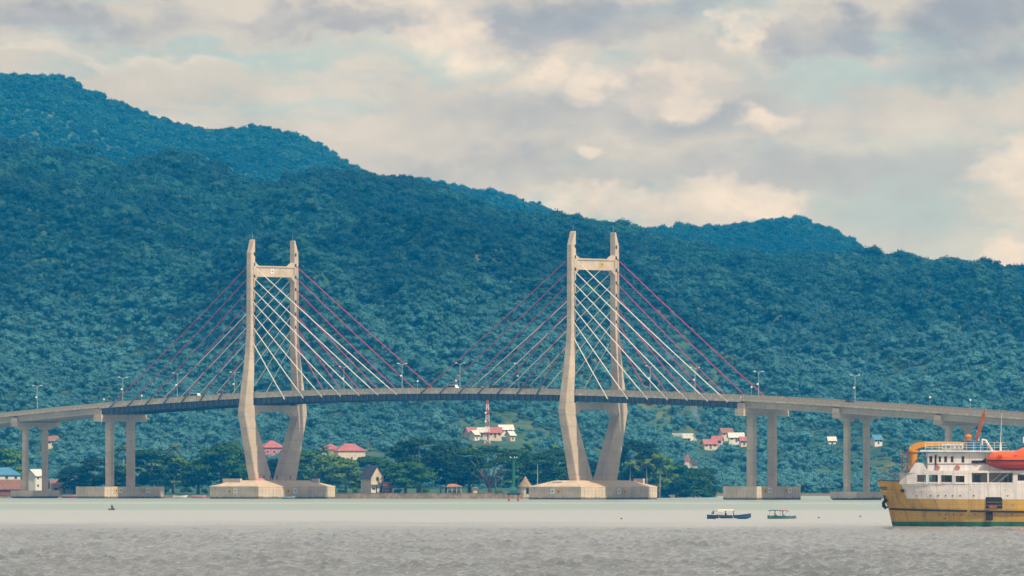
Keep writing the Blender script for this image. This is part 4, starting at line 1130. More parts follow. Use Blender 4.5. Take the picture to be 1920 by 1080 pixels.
for px, top, Y, yl, ln, lab in [
    (232, 836, 3240, True, .3, 'yellowing palm between the columns of the second pier from the left'),
    (325, 836, 3225, True, -.4, 'yellowish palm above the clump right of the second pier'),
    (437, 832, 3240, False, .4, 'palm above the trees left of the left pylon'),
    (608, 840, 3175, False, -.3, 'palm right of the left pylon in front of the red roof'),
    (828, 834, 3150, False, .5, 'leftmost palm of the row right of the largest tiered tree'),
    (853, 828, 3130, False, -.6, 'tallest palm of the row, second from the left'),
    (885, 837, 3150, True, .5, 'ragged palm left of the bare-limbed tree'),
    (930, 840, 3160, False, .2, 'palm behind the crown of the bare-limbed tree'),
    (987, 833, 3140, False, -.2, 'palm above the thatched hut, right of the green beacon'),
    (1036, 838, 3150, False, .4, 'palm nearest the left edge of the right pylon'),
    (1182, 866, 3150, True, .3, 'short brownish palm at the foot of the tall tree by the right pylon'),
    (1212, 864, 3160, True, -.3, 'short brownish palm second right of the right pylon'),
    (1238, 866, 3170, False, .3, 'palm third right of the right pylon')]:
    palm(px, top, Y, lab, yl, ln)
# shrubs along the shore edge
BU = crown_mesh('shrub', M['leaf'], 900, 5, 1.6, .6, 420, .22)
BU2 = crown_mesh('shrub', M['leaf'], 901, 4, 1.5, .7, 380, .22)
for k, (px, dY, sc, lab) in enumerate([(160, 12, 1.2, 'shrub on the shore left of the second pier cap'), (312, 8, 1.3, 'shrub just right of the second pier cap'), (350, 10, 1.6, 'wide shrub above the beached boats'), (382, 8, 1.2, 'shrub just left of the left pile cap'),
        (640, 8, 1.3, 'shrub just right of the left pile cap'), (668, 7, 1.5, 'shrub left of the gabled shore house'), (745, 9, 1.4, 'shrub right of the brick hut'), (800, 9, 1.6, 'shrub under the largest dark tree'), (935, 10, 1.2, 'shrub under the bare-limbed tree'),
        (1020, 8, 1.4, 'shrub behind the left corner of the right pile cap'), (1245, 14, 1.5, 'shrub just right of the right pile cap'), (1275, 14, 1.3, 'second shrub right of the right pile cap'), (1300, 16, 1.4, 'shrub on the grassy tip of the cape'), (1335, 20, 1.1, 'outermost shrub at the tip of the cape')]):
    Y = 3100.0
    for _ in range(6): Y = float(shore_y(at(px, Y))) + dY
    x = at(px, Y); r_ = empty('shrub', (x, Y, gz(x, Y) - .2), rnd.uniform(0, 6)); tag(r_, lab, 'shrub', 'shrubs along the shore')
    put('foliage', (BU, BU2)[k % 2], r_, (0, 0, 1.0 * sc), scale=(sc,) * 3)
    MB().path([(0, 0, -.3), (.1, 0, .9 * sc)], [.1, .05], 5).build('stem', M['bark'], r_)

# ================================================================== the ship at the right
SHIP_YAW = R(9)
ship = empty('ferry', (at(1674, 1281), 1281, 0), -SHIP_YAW)       # local x runs aft from the stem, local -y is the side towards the camera
tag(ship, 'yellow and white passenger ship with green waterline and orange crane, cut by the right edge', 'ship')
M['hull_y'] = material('yellow_hull_paint', (0.56, 0.33, 0.045), 0.5, 0.18, 0.35, streak=0.5, spots=(1.1, 0.635, (0.10, 0.045, 0.02)), second=(0.50, 0.33, 0.10))
M['hull_g'] = material('green_boot_paint', (0.035, 0.15, 0.085), 0.6, 0.3, 0.6, streak=0.4)
M['ship_w'] = material('ship_white_paint', (0.74, 0.70, 0.68), 0.45, 0.10, 0.5, streak=0.40, spots=(1.6, 0.665, (0.28, 0.15, 0.08)))
M['ship_in'] = material('ship_inner_white', (0.55, 0.52, 0.48), 0.6, 0.12, 0.6)
M['crane'] = material('orange_crane_paint', (0.62, 0.27, 0.03), 0.5, 0.15, 0.8, spots=(2.0, 0.66, (0.20, 0.07, 0.02)))
M['rust'] = material('rust_red_paint', (0.34, 0.09, 0.035), 0.6, 0.25, 1.0)
M['boat_o'] = material('orange_lifeboat_shell', (0.75, 0.12, 0.025), 0.4, 0.08, 0.8)
M['tank'] = material('blue_tank_paint', (0.02, 0.13, 0.24), 0.5, 0.2, 0.8)
def plated(m, dx, dz):
    """welded plating: fine dark seams on the existing paint"""
    t = NT(m.node_tree); bs = m.node_tree.nodes['Principled BSDF']; src = bs.inputs['Base Color'].links[0].from_socket
    co = t.n('ShaderNodeTexCoord').outputs['Object']; x, y, z = t.sep(co)[:3]
    a_ = t.math('LESS_THAN', t.math('FRACT', t.math('DIVIDE', x, dx)), 0.05 / dx); b = t.math('LESS_THAN', t.math('FRACT', t.math('DIVIDE', z, dz)), 0.05 / dz)
    c_ = t.mix(t.math('MULTIPLY', t.math('MAXIMUM', a_, b), 0.35), src, (0.10, 0.06, 0.03))
    dent = t.noise(t.comb(t.math('MULTIPLY', x, 1.0), y, t.math('MULTIPLY', z, 0.7)), 0.9, 3.0)
    bp = t.n('ShaderNodeBump'); bp.inputs['Strength'].default_value = 0.5; bp.inputs['Distance'].default_value = 0.10
    t.put(bp.inputs['Height'], dent); t.put(bs.inputs['Normal'], bp.outputs[0]); t.put(bs.inputs['Base Color'], c_)
plated(M['hull_y'], 2.3, 1.6); plated(M['ship_w'], 2.3, 1.9)
LV = [-1.2, 0.0, 0.70, 2.35, 2.60, 4.0, 5.2, 6.45]
def stem_x(z):
    return float(np.interp(z, [-1.2, 0, .85, 2.5, 4, 5.2, 6.45], [0.5, 0, -.25, -.62, -1.35, -1.85, -2.2]))
def half_b(d, z):
    Lz = float(np.interp(z, [-1.2, 0, 2.5, 6.45], [7.5, 6.4, 4.6, 3.3])); B = float(np.interp(z, [-1.2, 0, 2.5], [4.6, 5.0, 5.3]))
    return B * (1 - math.exp(-max(d, 0) / Lz)) if d < 30 else B * (1 - math.exp(-30 / Lz)) * (1 - .25 * ((d - 30) / 14) ** 2)
DS = [0, .3, .8, 1.5, 2.6, 3.75, 5.5, 8, 11, 15, 20, 26, 32, 38, 43]
def sheer(x):                                                                     # decks sweep up towards the bow
    return 0.55 * math.exp(-max(x, -2) / 7.0) - .25
hb = MB()
for sg in (-1, 1):
    g0 = len(hb.v)
    vs = [(stem_x(z) + d, sg * max(.06, half_b(d, z)), z + (sheer(d) * (z / 6.45) * .5 if z > 0.9 else 0)) for d in DS for z in LV]
    fs = []; nl = len(LV)
    for i in range(len(DS) - 1):
        for j in range(nl - 1):
            fs.append(((i * nl + j, (i + 1) * nl + j, (i + 1) * nl + j + 1, i * nl + j + 1), 1 if j < 2 else (2 if (j >= 5 and i >= 5) else 0)))
    b = len(hb.v); hb.v += vs
    for f, m in fs: hb.f.append(tuple(q + b for q in f)); hb.m.append(m)
nl = len(LV); n1_ = len(DS) * nl
for j in range(nl - 1):                                                           # stem plate and transom
    hb.f.append((j, j + 1, n1_ + j + 1, n1_ + j)); hb.m.append(1 if j < 2 else 0)
    e_ = (len(DS) - 1) * nl
    hb.f.append((e_ + j, e_ + j + 1, n1_ + e_ + j + 1, n1_ + e_ + j)); hb.m.append(1 if j < 2 else 0)
hull = hb.build('hull', [M['hull_y'], M['hull_g'], M['ship_w']], ship)
def side_y(x, z=6.45, out=0.0):
    return -(half_b(x - stem_x(z), min(z, 6.45)) + out)
# decks
db = MB(); dd = [q for q in DS if q > .2]
db.loft([[(stem_x(5.4) + d, -half_b(d, 5.2) * .985, 5.25), (stem_x(5.4) + d, half_b(d, 5.2) * .985, 5.25), (stem_x(5.4) + d, half_b(d, 5.2) * .985, 5.4), (stem_x(5.4) + d, -half_b(d, 5.2) * .985, 5.4)] for d in dd])
db.build('main_deck', M['hull_g'], ship)
# rubbing strake following the side, in two lengths
def strake(x0, x1, name='rubbing_strake'):
    mb = MB(); pts = []
    for x in np.linspace(x0, x1, 24):
        z = 2.43 + sheer(x) * .3 - .012 * max(x, 0); y = side_y(float(x), 2.43)
        pts.append([(x, y - .14, z - .11), (x, y - .14, z + .11), (x, y + .08, z + .14), (x, y + .08, z - .14)])
    return mb.loft(pts).build(name, M['black'], ship)
strake(-.45, 11.3); strake(11.75, 40)
# side wall with openings: outer skin, inner skin and reveals, bent to the hull
def pierced(name, x0, x1, zlo, zhi, holes, parent, mat, ymap, th_=.12, topf=None):
    xs_ = sorted(set([x0, x1] + [q for h in holes for q in h[:2]] + [float(q) for q in np.arange(x0, x1, 1.2)])); zs_ = sorted(set([zlo, zhi] + [q for h in holes for q in h[2:]]))
    mb = MB()
    def solid(i, j):
        if i < 0 or j < 0 or i >= len(xs_) - 1 or j >= len(zs_) - 1: return False
        cx, cz = (xs_[i] + xs_[i + 1]) / 2, (zs_[j] + zs_[j + 1]) / 2
        return not any(h[0] < cx < h[1] and h[2] < cz < h[3] for h in holes)
    def pt(x, z, k):
        zz = z if topf is None or z < zhi - .001 else topf(x)
        return (x, ymap(x) + (th_ if k else 0), zz)
    for i in range(len(xs_) - 1):
        for j in range(len(zs_) - 1):
            if not solid(i, j): continue
            a_, b, c_, d_ = (xs_[i], zs_[j]), (xs_[i + 1], zs_[j]), (xs_[i + 1], zs_[j + 1]), (xs_[i], zs_[j + 1])
            mb.add([pt(*q, 0) for q in (a_, b, c_, d_)], [(0, 1, 2, 3)]); mb.add([pt(*q, 1) for q in (a_, d_, c_, b)], [(0, 1, 2, 3)])
            for (di, dj, p, q) in ((-1, 0, d_, a_), (1, 0, b, c_), (0, -1, a_, b), (0, 1, c_, d_)):
                if not solid(i + di, j + dj): mb.add([pt(*p, 0), pt(*q, 0), pt(*q, 1), pt(*p, 1)], [(0, 1, 2, 3)])
    me = bpy.data.meshes.new(name); me.from_pydata(mb.v, [], mb.f); me.materials.append(mat); me.update()
    return put(name, me, parent)
WIN = [(4.05, 5.35, 6.35, 7.45), (5.8, 7.1, 6.35, 7.45), (7.55, 9.15, 6.3, 7.4), (9.65, 10.95, 6.25, 7.3)]
ym = lambda x: side_y(x, 6.45, .02)
def top_line(x): return float(np.interp(x, [1.3, 3.6, 3.75, 4.9, 5.5, 40], [6.5, 8.15, 9.2, 9.2, 8.05, 8.0]))
for sg, nm in ((1, 'side_wall'), (-1, 'side_wall')):
    o_ = pierced(nm, 1.35, 40.0, 6.1, 8.0, WIN + [(11.9, 18.0, 5.95 + .2, 7.72), (18.6, 19.6, 6.6, 7.5), (21, 22.2, 6.6, 7.5)], ship, M['ship_w'], ym, topf=top_line)
    if sg < 0: o_.scale = (1, -1, 1)
# window frames round the port openings
for (x0, x1, z0, z1) in WIN:
    mb = MB()
    for a_, b, c_, d_ in ((x0 - .09, x1 + .09, z1, z1 + .09), (x0 - .09, x1 + .09, z0 - .09, z0), (x0 - .09, x0, z0, z1), (x1, x1 + .09, z0, z1)):
        xm = (a_ + b) / 2
        mb.add([(x, ym(x) - .05 + k * .08, z) for k in (0, 1) for x, z in ((a_, c_), (b, c_), (b, d_), (a_, d_))], [(0, 1, 2, 3), (7, 6, 5, 4), (0, 4, 5, 1), (1, 5, 6, 2), (2, 6, 7, 3), (3, 7, 4, 0)])
    mb.build('window_frame', M['ship_w'], ship)
# lower white band below the wall is hull paint; inner house, upper deck
MB().box(6.0, 40, -2.9, 2.9, 5.4, 7.93).build('inner_house', M['ship_in'], ship)
MB().loft([[(x, -half_b(x - stem_x(6.45), 6.45) + .12, z) for x in (4.0, 5, 6, 8, 11, 15, 20, 28, 36, 40)] + [(x, half_b(x - stem_x(6.45), 6.45) - .12, z) for x in (40, 36, 28, 20, 15, 11, 8, 6, 5, 4.0)] for z in (7.94, 8.06)]).build('upper_deck', M['ship_w'], ship)
for x, w_, z0, z1 in ((6.8, .5, 6.5, 7.3), (8.4, .9, 6.3, 7.2), (10.4, .7, 6.3, 7.2), (12.6, .8, 5.4, 7.4), (16.6, .35, 5.5, 7.3), (17.3, .35, 5.5, 7.3)):
    MB().box(x - w_ / 2, x + w_ / 2, -2.96, -2.9, z0, z1).build('inner_door', M['glass'], ship)
for x in (11.9, 14.35, 18.0):
    MB().box(x - .1, x + .1, ym(x) + .02, ym(x) + .22, 5.4, 7.93).build('deck_post', M['ship_w'], ship)
# stairs up to the boat deck in the opening
sb = MB()
for k in range(9): sb.box(14.7 + k * .32, 15.02 + k * .32, -4.7, -3.8, 5.4 + k * .28, 5.46 + k * .28)
for y in (-4.72, -3.78): sb.path([(14.6, y, 5.4), (17.5, y, 7.9)], .07, 5); sb.path([(14.6, y, 6.3), (17.5, y, 8.8)], .035, 5)
sb.build('stairs', M['ship_w'], ship)
# cargo door in the yellow side
gy = side_y(15.2, 3.0)
cd = MB().box(14.0, 16.4, gy - .06, gy + .3, 2.62, 4.25).build('cargo_door', M['dark'], ship)
for z in (3.0, 3.45): MB().box(14.05, 16.35, gy - .12, gy - .062, z, z + .13).build('door_bar', M['timber'], cd)
MB().box(14.5, 15.6, gy - .1, gy - .062, 2.66, 3.0).build('door_leaf', M['rust'], cd)
MB().box(14.0, 15.0, side_y(14.5, 1.6) - .13, side_y(14.5, 1.6) - .02, .9, 2.3).build('fender', M['black'], ship)
MB().box(1.55, 2.05, side_y(1.8, 6.45) - .02, side_y(1.8, 6.45) + .5, 4.95, 5.35).build('hawse_opening', M['dark'], ship)
for x in (3.9, 6.0, 7.1, 8.2, 9.2, 10.3, 12.3, 17.2):
    MB().path([(x, side_y(x, 4.4) - .03, 4.45), (x, side_y(x, 4.4) + .1, 4.45)], .1, 10).build('scupper', M['dark'], ship)
for x in (7.2, 8.2, 9.3, 10.4, 12.4, 15.3, 17.8):
    MB().path([(x, side_y(x, 1.8) - .05, 1.75), (x, side_y(x, 1.8) + .1, 1.75)], .09, 10).build('scupper', M['dark'], ship)
# bow: bulwark cap, dark name strip, anchor, rails
cap_ = MB().loft([[(stem_x(6.45) + d, sg_ * half_b(d, 6.45) + o_, 6.47 + sheer(d) * .5 + z) for o_, z in ((-.12, 0), (.12, 0), (.12, .1), (-.12, .1))] for sg_, d in [(-1, 3.6), (-1, 2), (-1, 1), (-1, .4), (-1, .02)]])
cap_.build('bulwark_cap', M['black'], ship)
nmx = MB()
nmx.loft([[(stem_x(5.6) + d, -half_b(d, 5.6) - .03, z) for z in (5.45, 5.85)] + [(stem_x(5.6) + d, -half_b(d, 5.6) + .05, z) for z in (5.85, 5.45)] for d in (.02, .35, .8, 1.3)])
nmx.build('name_strip', M['timber'], ship)
an = MB().path([(-.9, -.5, 3.9), (-1.3, -.75, 3.3), (-1.0, -.8, 2.7)], [.3, .26, .2], 8).path([(-1.45, -1.1, 3.0), (-1.0, -.8, 2.65), (-.5, -1.2, 2.85)], [.08, .2, .08], 7).path([(-1.2, -.5, 4.5), (-1.1, -.6, 3.8)], .12, 6)
an.build('anchor', M['black'], ship)
rb = MB()
for d in (.3, .9, 1.6, 2.4, 3.2): rb.path([(stem_x(6.45) + d, -half_b(d, 6.45), 6.5), (stem_x(6.45) + d, -half_b(d, 6.45), 7.7)], .035, 5)
for z in (7.1, 7.7): rb.path([(stem_x(6.45) + d, -half_b(d, 6.45), z) for d in (.05, .3, .9, 1.6, 2.4, 3.2)], .03, 5)
for z in (7.1, 7.7): rb.path([(stem_x(6.45) + d, half_b(d, 6.45), z) for d in (.05, .3, .9, 1.6, 2.4, 3.2)], .03, 5)
rb.path([(-.2, 0, 6.4), (-.2, 0, 8.4)], .05, 6)
rb.build('bow_rail', M['rust'], ship)
MB().loft([[(.9, -1.9, 6.3), (1.9, -2.6, 6.4), (1.9, 1.5, 6.4), (.9, 1.0, 6.3)], [(1.0, -1.7, 6.75), (1.7, -2.2, 7.2), (1.7, 1.2, 7.2), (1.0, .9, 6.75)]]).build('covered_winch', M['timber'], ship)
# wheelhouse
WW = [(5.75, 6.2, 9.2, 10.15), (7.1, 7.45, 9.25, 10.1), (7.9, 8.3, 9.25, 10.1), (8.85, 9.25, 9.25, 10.1), (10.4, 10.8, 9.2, 10.1)]
pierced('wheelhouse_side', 5.5, 14.6, 8.06, 10.6, WW, ship, M['ship_w'], lambda x: -4.15)
o_ = pierced('wheelhouse_side', 5.5, 14.6, 8.06, 10.6, WW, ship, M['ship_w'], lambda x: -4.15); o_.scale = (1, -1, 1)
for (x0, x1, z0, z1) in WW:
    MB().box(x0 - .02, x1 + .02, -4.10, -4.07, z0 - .02, z1 + .02).build('wheelhouse_pane', M['glass'], ship)
MB().loft([[(5.5, y, 8.06), (5.5, y, 9.0), (5.25, y, 10.6), (5.45, y, 10.6), (5.62, y, 9.0), (5.62, y, 8.06)] for y in (-4.02, 4.02)]).build('wheelhouse_front', M['ship_w'], ship)
for y in (-3.0, -1.8, -.6, .6, 1.8, 3.0): MB().loft([[(5.46, y + k, 9.2), (5.28, y + k, 10.3), (5.24, y + k, 10.3), (5.40, y + k, 9.2)] for k in (-.45, .45)]).build('front_pane', M['glass'], ship)
MB().box(6.55, 6.8, -4.22, -4.152, 8.2, 10.3).build('side_door_gap', M['dark'], ship)
MB().box(5.0, 14.7, -4.24, -4.18, 9.0, 9.05).build('trim_line', M['timber'], ship)
MB().loft([[(4.4, -4.7, 10.75), (30, -4.7, 10.6), (30, 4.7, 10.6), (4.4, 4.7, 10.75)], [(4.5, -4.7, 11.02), (30, -4.7, 10.82), (30, 4.7, 10.82), (4.5, 4.7, 11.02)]]).build('roof_deck', M['ship_w'], ship)
MB().box(14.6, 30, -3.4, 3.4, 8.06, 10.6).build('aft_house', M['ship_in'], ship)
lk = MB().box(11.9, 14.0, -4.24, -4.155, 9.15, 9.5).path([(13.4, -4.25, 9.4), (14.0, -4.35, 9.75)], .14, 6).path([(12.2, -4.25, 9.3), (13.0, -4.4, 9.35)], .17, 6); lk.build('coiled_hoses', M['black'], ship)
MB().box(14.6, 30, -4.7, -4.62, 8.06, 8.95).build('bulwark', M['ship_w'], ship)
def torus(name, c, r0, r1, mat, parent):
    rings = []
    for k in range(14):
        a_ = 2 * math.pi * k / 14
        rings.append([(c[0] + (r0 + r1 * math.cos(b)) * math.cos(a_), c[1] + r1 * math.sin(b), c[2] + (r0 + r1 * math.cos(b)) * math.sin(a_)) for b in [2 * math.pi * q / 7 for q in range(7)]])
    rings.append(rings[0]); mb = MB(); mb.loft(rings, caps=False); return mb.build(name, mat, parent, smooth=True)
M['buoy'] = material('faded_red_lifebuoy', (0.60, 0.16, 0.14), 0.6, 0.1, 2.0)
for x in (6.95, 9.85):
    lb_ = torus('lifebuoy', (x, -4.3, 8.5), .29, .09, M['buoy'], None)
    tag(lb_, 'red ring lifebuoy on the ship, ' + ('nearer the wheelhouse front' if x < 8 else 'the one farther aft'), 'lifebuoy', 'lifebuoys on the wheelhouse side')
    lb_.matrix_world = Matrix.Translation(ship.location) @ Matrix.Rotation(-SHIP_YAW, 4, 'Z')
# roof deck gear
rl = MB()
for x in np.arange(5.2, 17.1, 1.0): rl.path([(x, -4.5, 10.95), (x, -4.5, 12.05)], .03, 5)
for z in (11.35, 11.7, 12.05): rl.path([(5.2, -4.5, z), (17, -4.5, z)], .028, 5)
rl.build('roof_rail', M['white'], ship)
sgn = MB().box(7.6, 10.7, -4.46, -4.40, 11.1, 12.0).build('name_board', M['white'], ship)
for x, w_, m_ in ((7.9, .35, 'blue'), (8.55, .5, 'black'), (9.15, .35, 'blue'), (9.8, .3, 'browr'), (10.3, .3, 'black')):
    MB().box(x - w_ / 2, x + w_ / 2, -4.49, -4.462, 11.25, 11.55).build('faded_lettering', M[m_], sgn)
MB().lathe([(.75, 10.85), (.75, 12.3), (.7, 12.4)], 16, (11.6, -2.2)).build('water_tank', M['tank'], ship)
MB().lathe([(.75, 10.85), (.75, 12.25), (.7, 12.35)], 16, (12.5, -.6)).build('water_tank', M['tank'], ship)
MB().lathe([(.42, 10.9), (.42, 12.75), (.5, 12.8), (.5, 13.0), (.3, 13.25), (.02, 13.32)], 12, (10.9, 0.5)).build('vent_head', M['orange'], ship)
rm = MB().path([(12.3, 1.0, 10.9), (12.3, 1.0, 13.6)], [.16, .12], 8).build('radar_post', M['white'], ship)
MB().lathe([(.05, 13.5), (.3, 13.6), (.3, 13.85), (.05, 14.0)], 10, (12.3, 1.0)).build('radar_dome', M['white'], rm)
MB().path([(15.8, -2.0, 10.8), (15.8, -2.0, 12.0)], .13, 8).path([(15.8, -2.0, 12.0), (16.0, -2.0, 16.3)], [.05, .025], 6).build('whip_antenna', M['white'], ship)
dv = MB().path([(14.9, -4.2, 10.8), (13.9, -4.4, 12.4), (13.4, -4.9, 12.5)], [.2, .17, .14], 8).path([(13.45, -4.9, 12.5), (13.45, -4.9, 11.7)], .1, 6); dv.build('davit', M['ship_w'], ship)
dv = MB().path([(20.9, -4.2, 10.8), (20.2, -4.4, 12.6), (19.4, -4.9, 12.8)], [.2, .17, .14], 8).path([(19.4, -4.9, 12.8), (19.4, -4.9, 12.0)], .1, 6); dv.build('davit', M['ship_w'], ship)
# crane: pedestal, jib folded aft over the wheelhouse, working cage
cr = MB().lathe([(.75, 5.4), (.75, 8.4), (.55, 8.6), (.55, 10.6), (.75, 10.7), (.75, 11.0)], 14, (3.0, 0)).build('crane_pedestal', M['crane'], ship)
jb = MB(); jb.loft([[(x, y, z) for y, z in ((-.35, z0), (.35, z0), (.3, z1), (-.3, z1))] for x, z0, z1 in ((2.4, 10.7, 11.5), (3.2, 11.0, 12.0), (4.4, 11.5, 12.25), (8.5, 11.75, 12.25), (10.4, 11.85, 12.15))]); jb.build('crane_jib', M['crane'], ship)
MB().path([(2.7, 0, 10.9), (4.6, 0, 11.7)], [.16, .12], 8).build('crane_ram', M['galv'], ship)
cg = MB()
for x in (1.3, 2.1):
    for y in (-.7, .7): cg.path([(x, y, 8.0), (x, y, 11.0)], .035, 5)
for z in (8.0, 9.0, 9.8, 10.5):
    cg.path([(2.3, -.7, z), (1.3, -.7, z), (1.3, .7, z), (2.3, .7, z)], .04, 5)
cg.box(1.2, 2.4, -.75, .75, 7.92, 8.0).box(1.4, 2.4, -.6, .6, 10.3, 10.36); cg.build('crane_ladder_cage', M['rust'], ship)
bm_ = MB(); bm_.loft([[(x + a_, y, z) for a_, y in ((-.26, -.22), (.26, -.22), (.26, .22), (-.26, .22))] for x, y0, z in ((11.7, 0, 11.0), (12.4, 0, 13.4), (13.2, 0, 16.2))]); bm_.path([(13.2, 0, 16.1), (13.35, 0, 17.0)], [.12, .05], 6); bm_.build('derrick_boom', M['rust'], ship)
# lifeboat slung on the port side: a thing of its own
lbt = empty('lifeboat', ship.matrix_basis @ Vector((18.2, -5.0, 8.15)), -SHIP_YAW); tag(lbt, 'enclosed orange lifeboat slung beside the ship\'s upper deck', 'lifeboat')
rr = []
for f in np.linspace(-1, 1, 13):
    w_ = 1.35 * (1 - abs(f) ** 2.6) ** .6 + .04; keel = .05 + .9 * abs(f) ** 3
    rr.append([(4.2 * f, y * w_, z) for y, z in ((0, keel), (.55, keel + .25), (.9, keel * .6 + .75), (1, 1.35), (0, 1.36), (-1, 1.35), (-.9, keel * .6 + .75), (-.55, keel + .25))])
M['boat_r'] = material('dark_orange_lifeboat_hull', (0.50, 0.06, 0.03), 0.45, 0.1, 0.8)
MB().loft(rr).build('hull', M['boat_r'], lbt, smooth=False)
rr = []
for f in np.linspace(-.97, .97, 15):
    w_ = 1.36 * (1 - abs(f) ** 2.6) ** .6 + .04; h_ = (1.25 if f < .05 else 1.25 + .55 * min(1, (f - .05) / .22)) * (1 - abs(f) ** 5) ** .6 + .05
    rr.append([(4.2 * f, y * w_, 1.38 + z * h_) for y, z in ((1, 0), (.95, .4), (.7, .82), (.3, 1), (-.3, 1), (-.7, .82), (-.95, .4), (-1, 0))])
cn = MB().loft(rr).build('canopy', M['boat_o'], lbt, smooth=False)
MB().loft([[(4.2 * f, sg_ * (1.36 * (1 - abs(f) ** 2.6) ** .6 + .09), z) for sg_, z in ((-1, 1.3), (-1, 1.44), (1, 1.44), (1, 1.3))] for f in np.linspace(-.96, .96, 11)]).build('fender_band', M['black'], lbt)
for x in (-2.0, 0.2): MB().box(x - .3, x + .3, -1.33, -1.2, 1.6, 2.1).build('hatch', M['boat_r'], cn)

# ================================================================== people
M['skin'] = material('brown_skin', (0.26, 0.14, 0.09), 0.6, 0.05, 3.0)
M['hair'] = material('black_hair', (0.015, 0.012, 0.01), 0.6, 0.1, 3.0)
def person(name_label, shirt, trousers, pose='stand', loc=(0, 0, 0), rz=0.0):
    """one continuous skinned body, coloured as skin, shirt and trousers; hair is a child"""
    st = pose == 'stand'
    P_ = {'pel': (0, 0, .95), 'wst': (0, 0, 1.12), 'che': (0, 0, 1.36), 'nek': (0, 0, 1.50), 'hd1': (0, -.02, 1.60), 'hd2': (0, -.01, 1.72)}
    for s_, k in ((-1, 'l'), (1, 'r')):
        P_['sh' + k] = (s_ * .19, 0, 1.41); P_['el' + k] = (s_ * .26, .02, 1.14); P_['wr' + k] = (s_ * .25, -.08, .92); P_['ha' + k] = (s_ * .24, -.11, .83)
        P_['hi' + k] = (s_ * .10, 0, .92)
        if st: P_['kn' + k] = (s_ * .11, -.03, .50); P_['an' + k] = (s_ * .12, .01, .09); P_['to' + k] = (s_ * .13, -.14, .04)
        else: P_['kn' + k] = (s_ * .14, -.42, .98); P_['an' + k] = (s_ * .14, -.46, .54); P_['to' + k] = (s_ * .14, -.60, .50); P_['el' + k] = (s_ * .26, -.06, 1.16); P_['wr' + k] = (s_ * .2, -.28, 1.05); P_['ha' + k] = (s_ * .18, -.36, 1.03)
    rad = {'pel': .15, 'wst': .13, 'che': .155, 'nek': .06, 'hd1': .085, 'hd2': .09, 'sh': .075, 'el': .05, 'wr': .035, 'ha': .045, 'hi': .10, 'kn': .068, 'an': .045, 'to': .04}
    E_ = [('pel', 'wst'), ('wst', 'che'), ('che', 'nek'), ('nek', 'hd1'), ('hd1', 'hd2')]
    for k in 'lr': E_ += [('che', 'sh' + k), ('sh' + k, 'el' + k), ('el' + k, 'wr' + k), ('wr' + k, 'ha' + k), ('pel', 'hi' + k), ('hi' + k, 'kn' + k), ('kn' + k, 'an' + k), ('an' + k, 'to' + k)]
    ks = list(P_); me = bpy.data.meshes.new('body'); me.from_pydata([P_[k] for k in ks], [(ks.index(a_), ks.index(b)) for a_, b in E_], [])
    tmp = bpy.data.objects.new('person', me); col.objects.link(tmp)
    tmp.modifiers.new('skin', 'SKIN'); tmp.modifiers.new('sub', 'SUBSURF').levels = 1
    for i, k in enumerate(ks):
        r_ = rad.get(k, rad.get(k[:2], .05)); sv = me.skin_vertices[0].data[i]; sv.radius = (r_, r_ * (.8 if k in ('pel', 'wst', 'che') else 1)); sv.use_root = k == 'pel'
    dg = bpy.context.evaluated_depsgraph_get(); m2 = bpy.data.meshes.new_from_object(tmp.evaluated_get(dg)); bpy.data.objects.remove(tmp)
    for m in (M['skin'], shirt, trousers): m2.materials.append(m)
    for f in m2.polygons:
        c_ = f.center; z = c_.z
        if z > 1.47: q = 0
        elif abs(c_.x) > .215 and z < 1.2 or (not st and c_.y < -.16 and z > 1.0 and abs(c_.x) > .16 and False): q = 0
        elif z > 1.0 and (st or c_.y > -.2): q = 1
        elif z < (.1 if st else .56): q = 0
        else: q = 2
        f.material_index = q; f.use_smooth = True
    o = put('person', m2, None, loc, (0, 0, rz))
    hr = []
    for j in range(5):
        ph = math.pi / 2 * j / 4.2 - .1
        hr.append([(.10 * math.cos(ph) * math.cos(q * math.pi / 5), .012 + .11 * math.cos(ph) * math.sin(q * math.pi / 5), 1.69 + .125 * math.sin(ph)) for q in range(10)])
    MB().loft(hr).build('hair', M['hair'], o, smooth=True)
    return tag(o, name_label, 'person')
cloth = {n_: material(n_ + '_cloth', c_, 0.85, 0.15, 4.0) for n_, c_ in [('navy', (.02, .03, .08)), ('red', (.5, .05, .05)), ('pink', (.62, .22, .25)), ('dark', (.03, .03, .035)), ('white', (.7, .7, .68)), ('green', (.04, .2, .1)), ('purple', (.12, .06, .22))]}
def on_cap(t, v): return bridge_pt(t, v, 6.3 if abs(v) < 9 else 5.2)
for px_t, v, sh, tr, lab in [(-71.2, -8.0, 'dark', 'dark', 'person in dark clothes, leftmost of the group at the foot of the left pylon'), (-71.0, -5.0, 'purple', 'dark', 'person in purple at the foot of the left pylon'),
                             (-70.9, -1.9, 'dark', 'navy', 'person in dark shirt and navy trousers between the left pylon legs'), (-71.0, 4.6, 'red', 'dark', 'person in red shirt at the right foot of the left pylon')]:
    person(lab, cloth[sh], cloth[tr], 'stand', on_cap(px_t, v), rnd.uniform(-.8, .8))
tarp = MB().loft([[(x, y, z * (1 - .25 * abs(x))) for y, z in ((-.9, 0), (-.7, .55), (0, .8), (.6, .5), (.9, 0))] for x in (-1.4, -.8, 0, .7, 1.4)])
o = tarp.build('pink_tarpaulin', cloth['pink'], loc=on_cap(-71.4, -9.6)); o.location.z = 6.28; tag(o, 'heaped pink tarpaulin at the foot of the left pylon', 'tarpaulin')

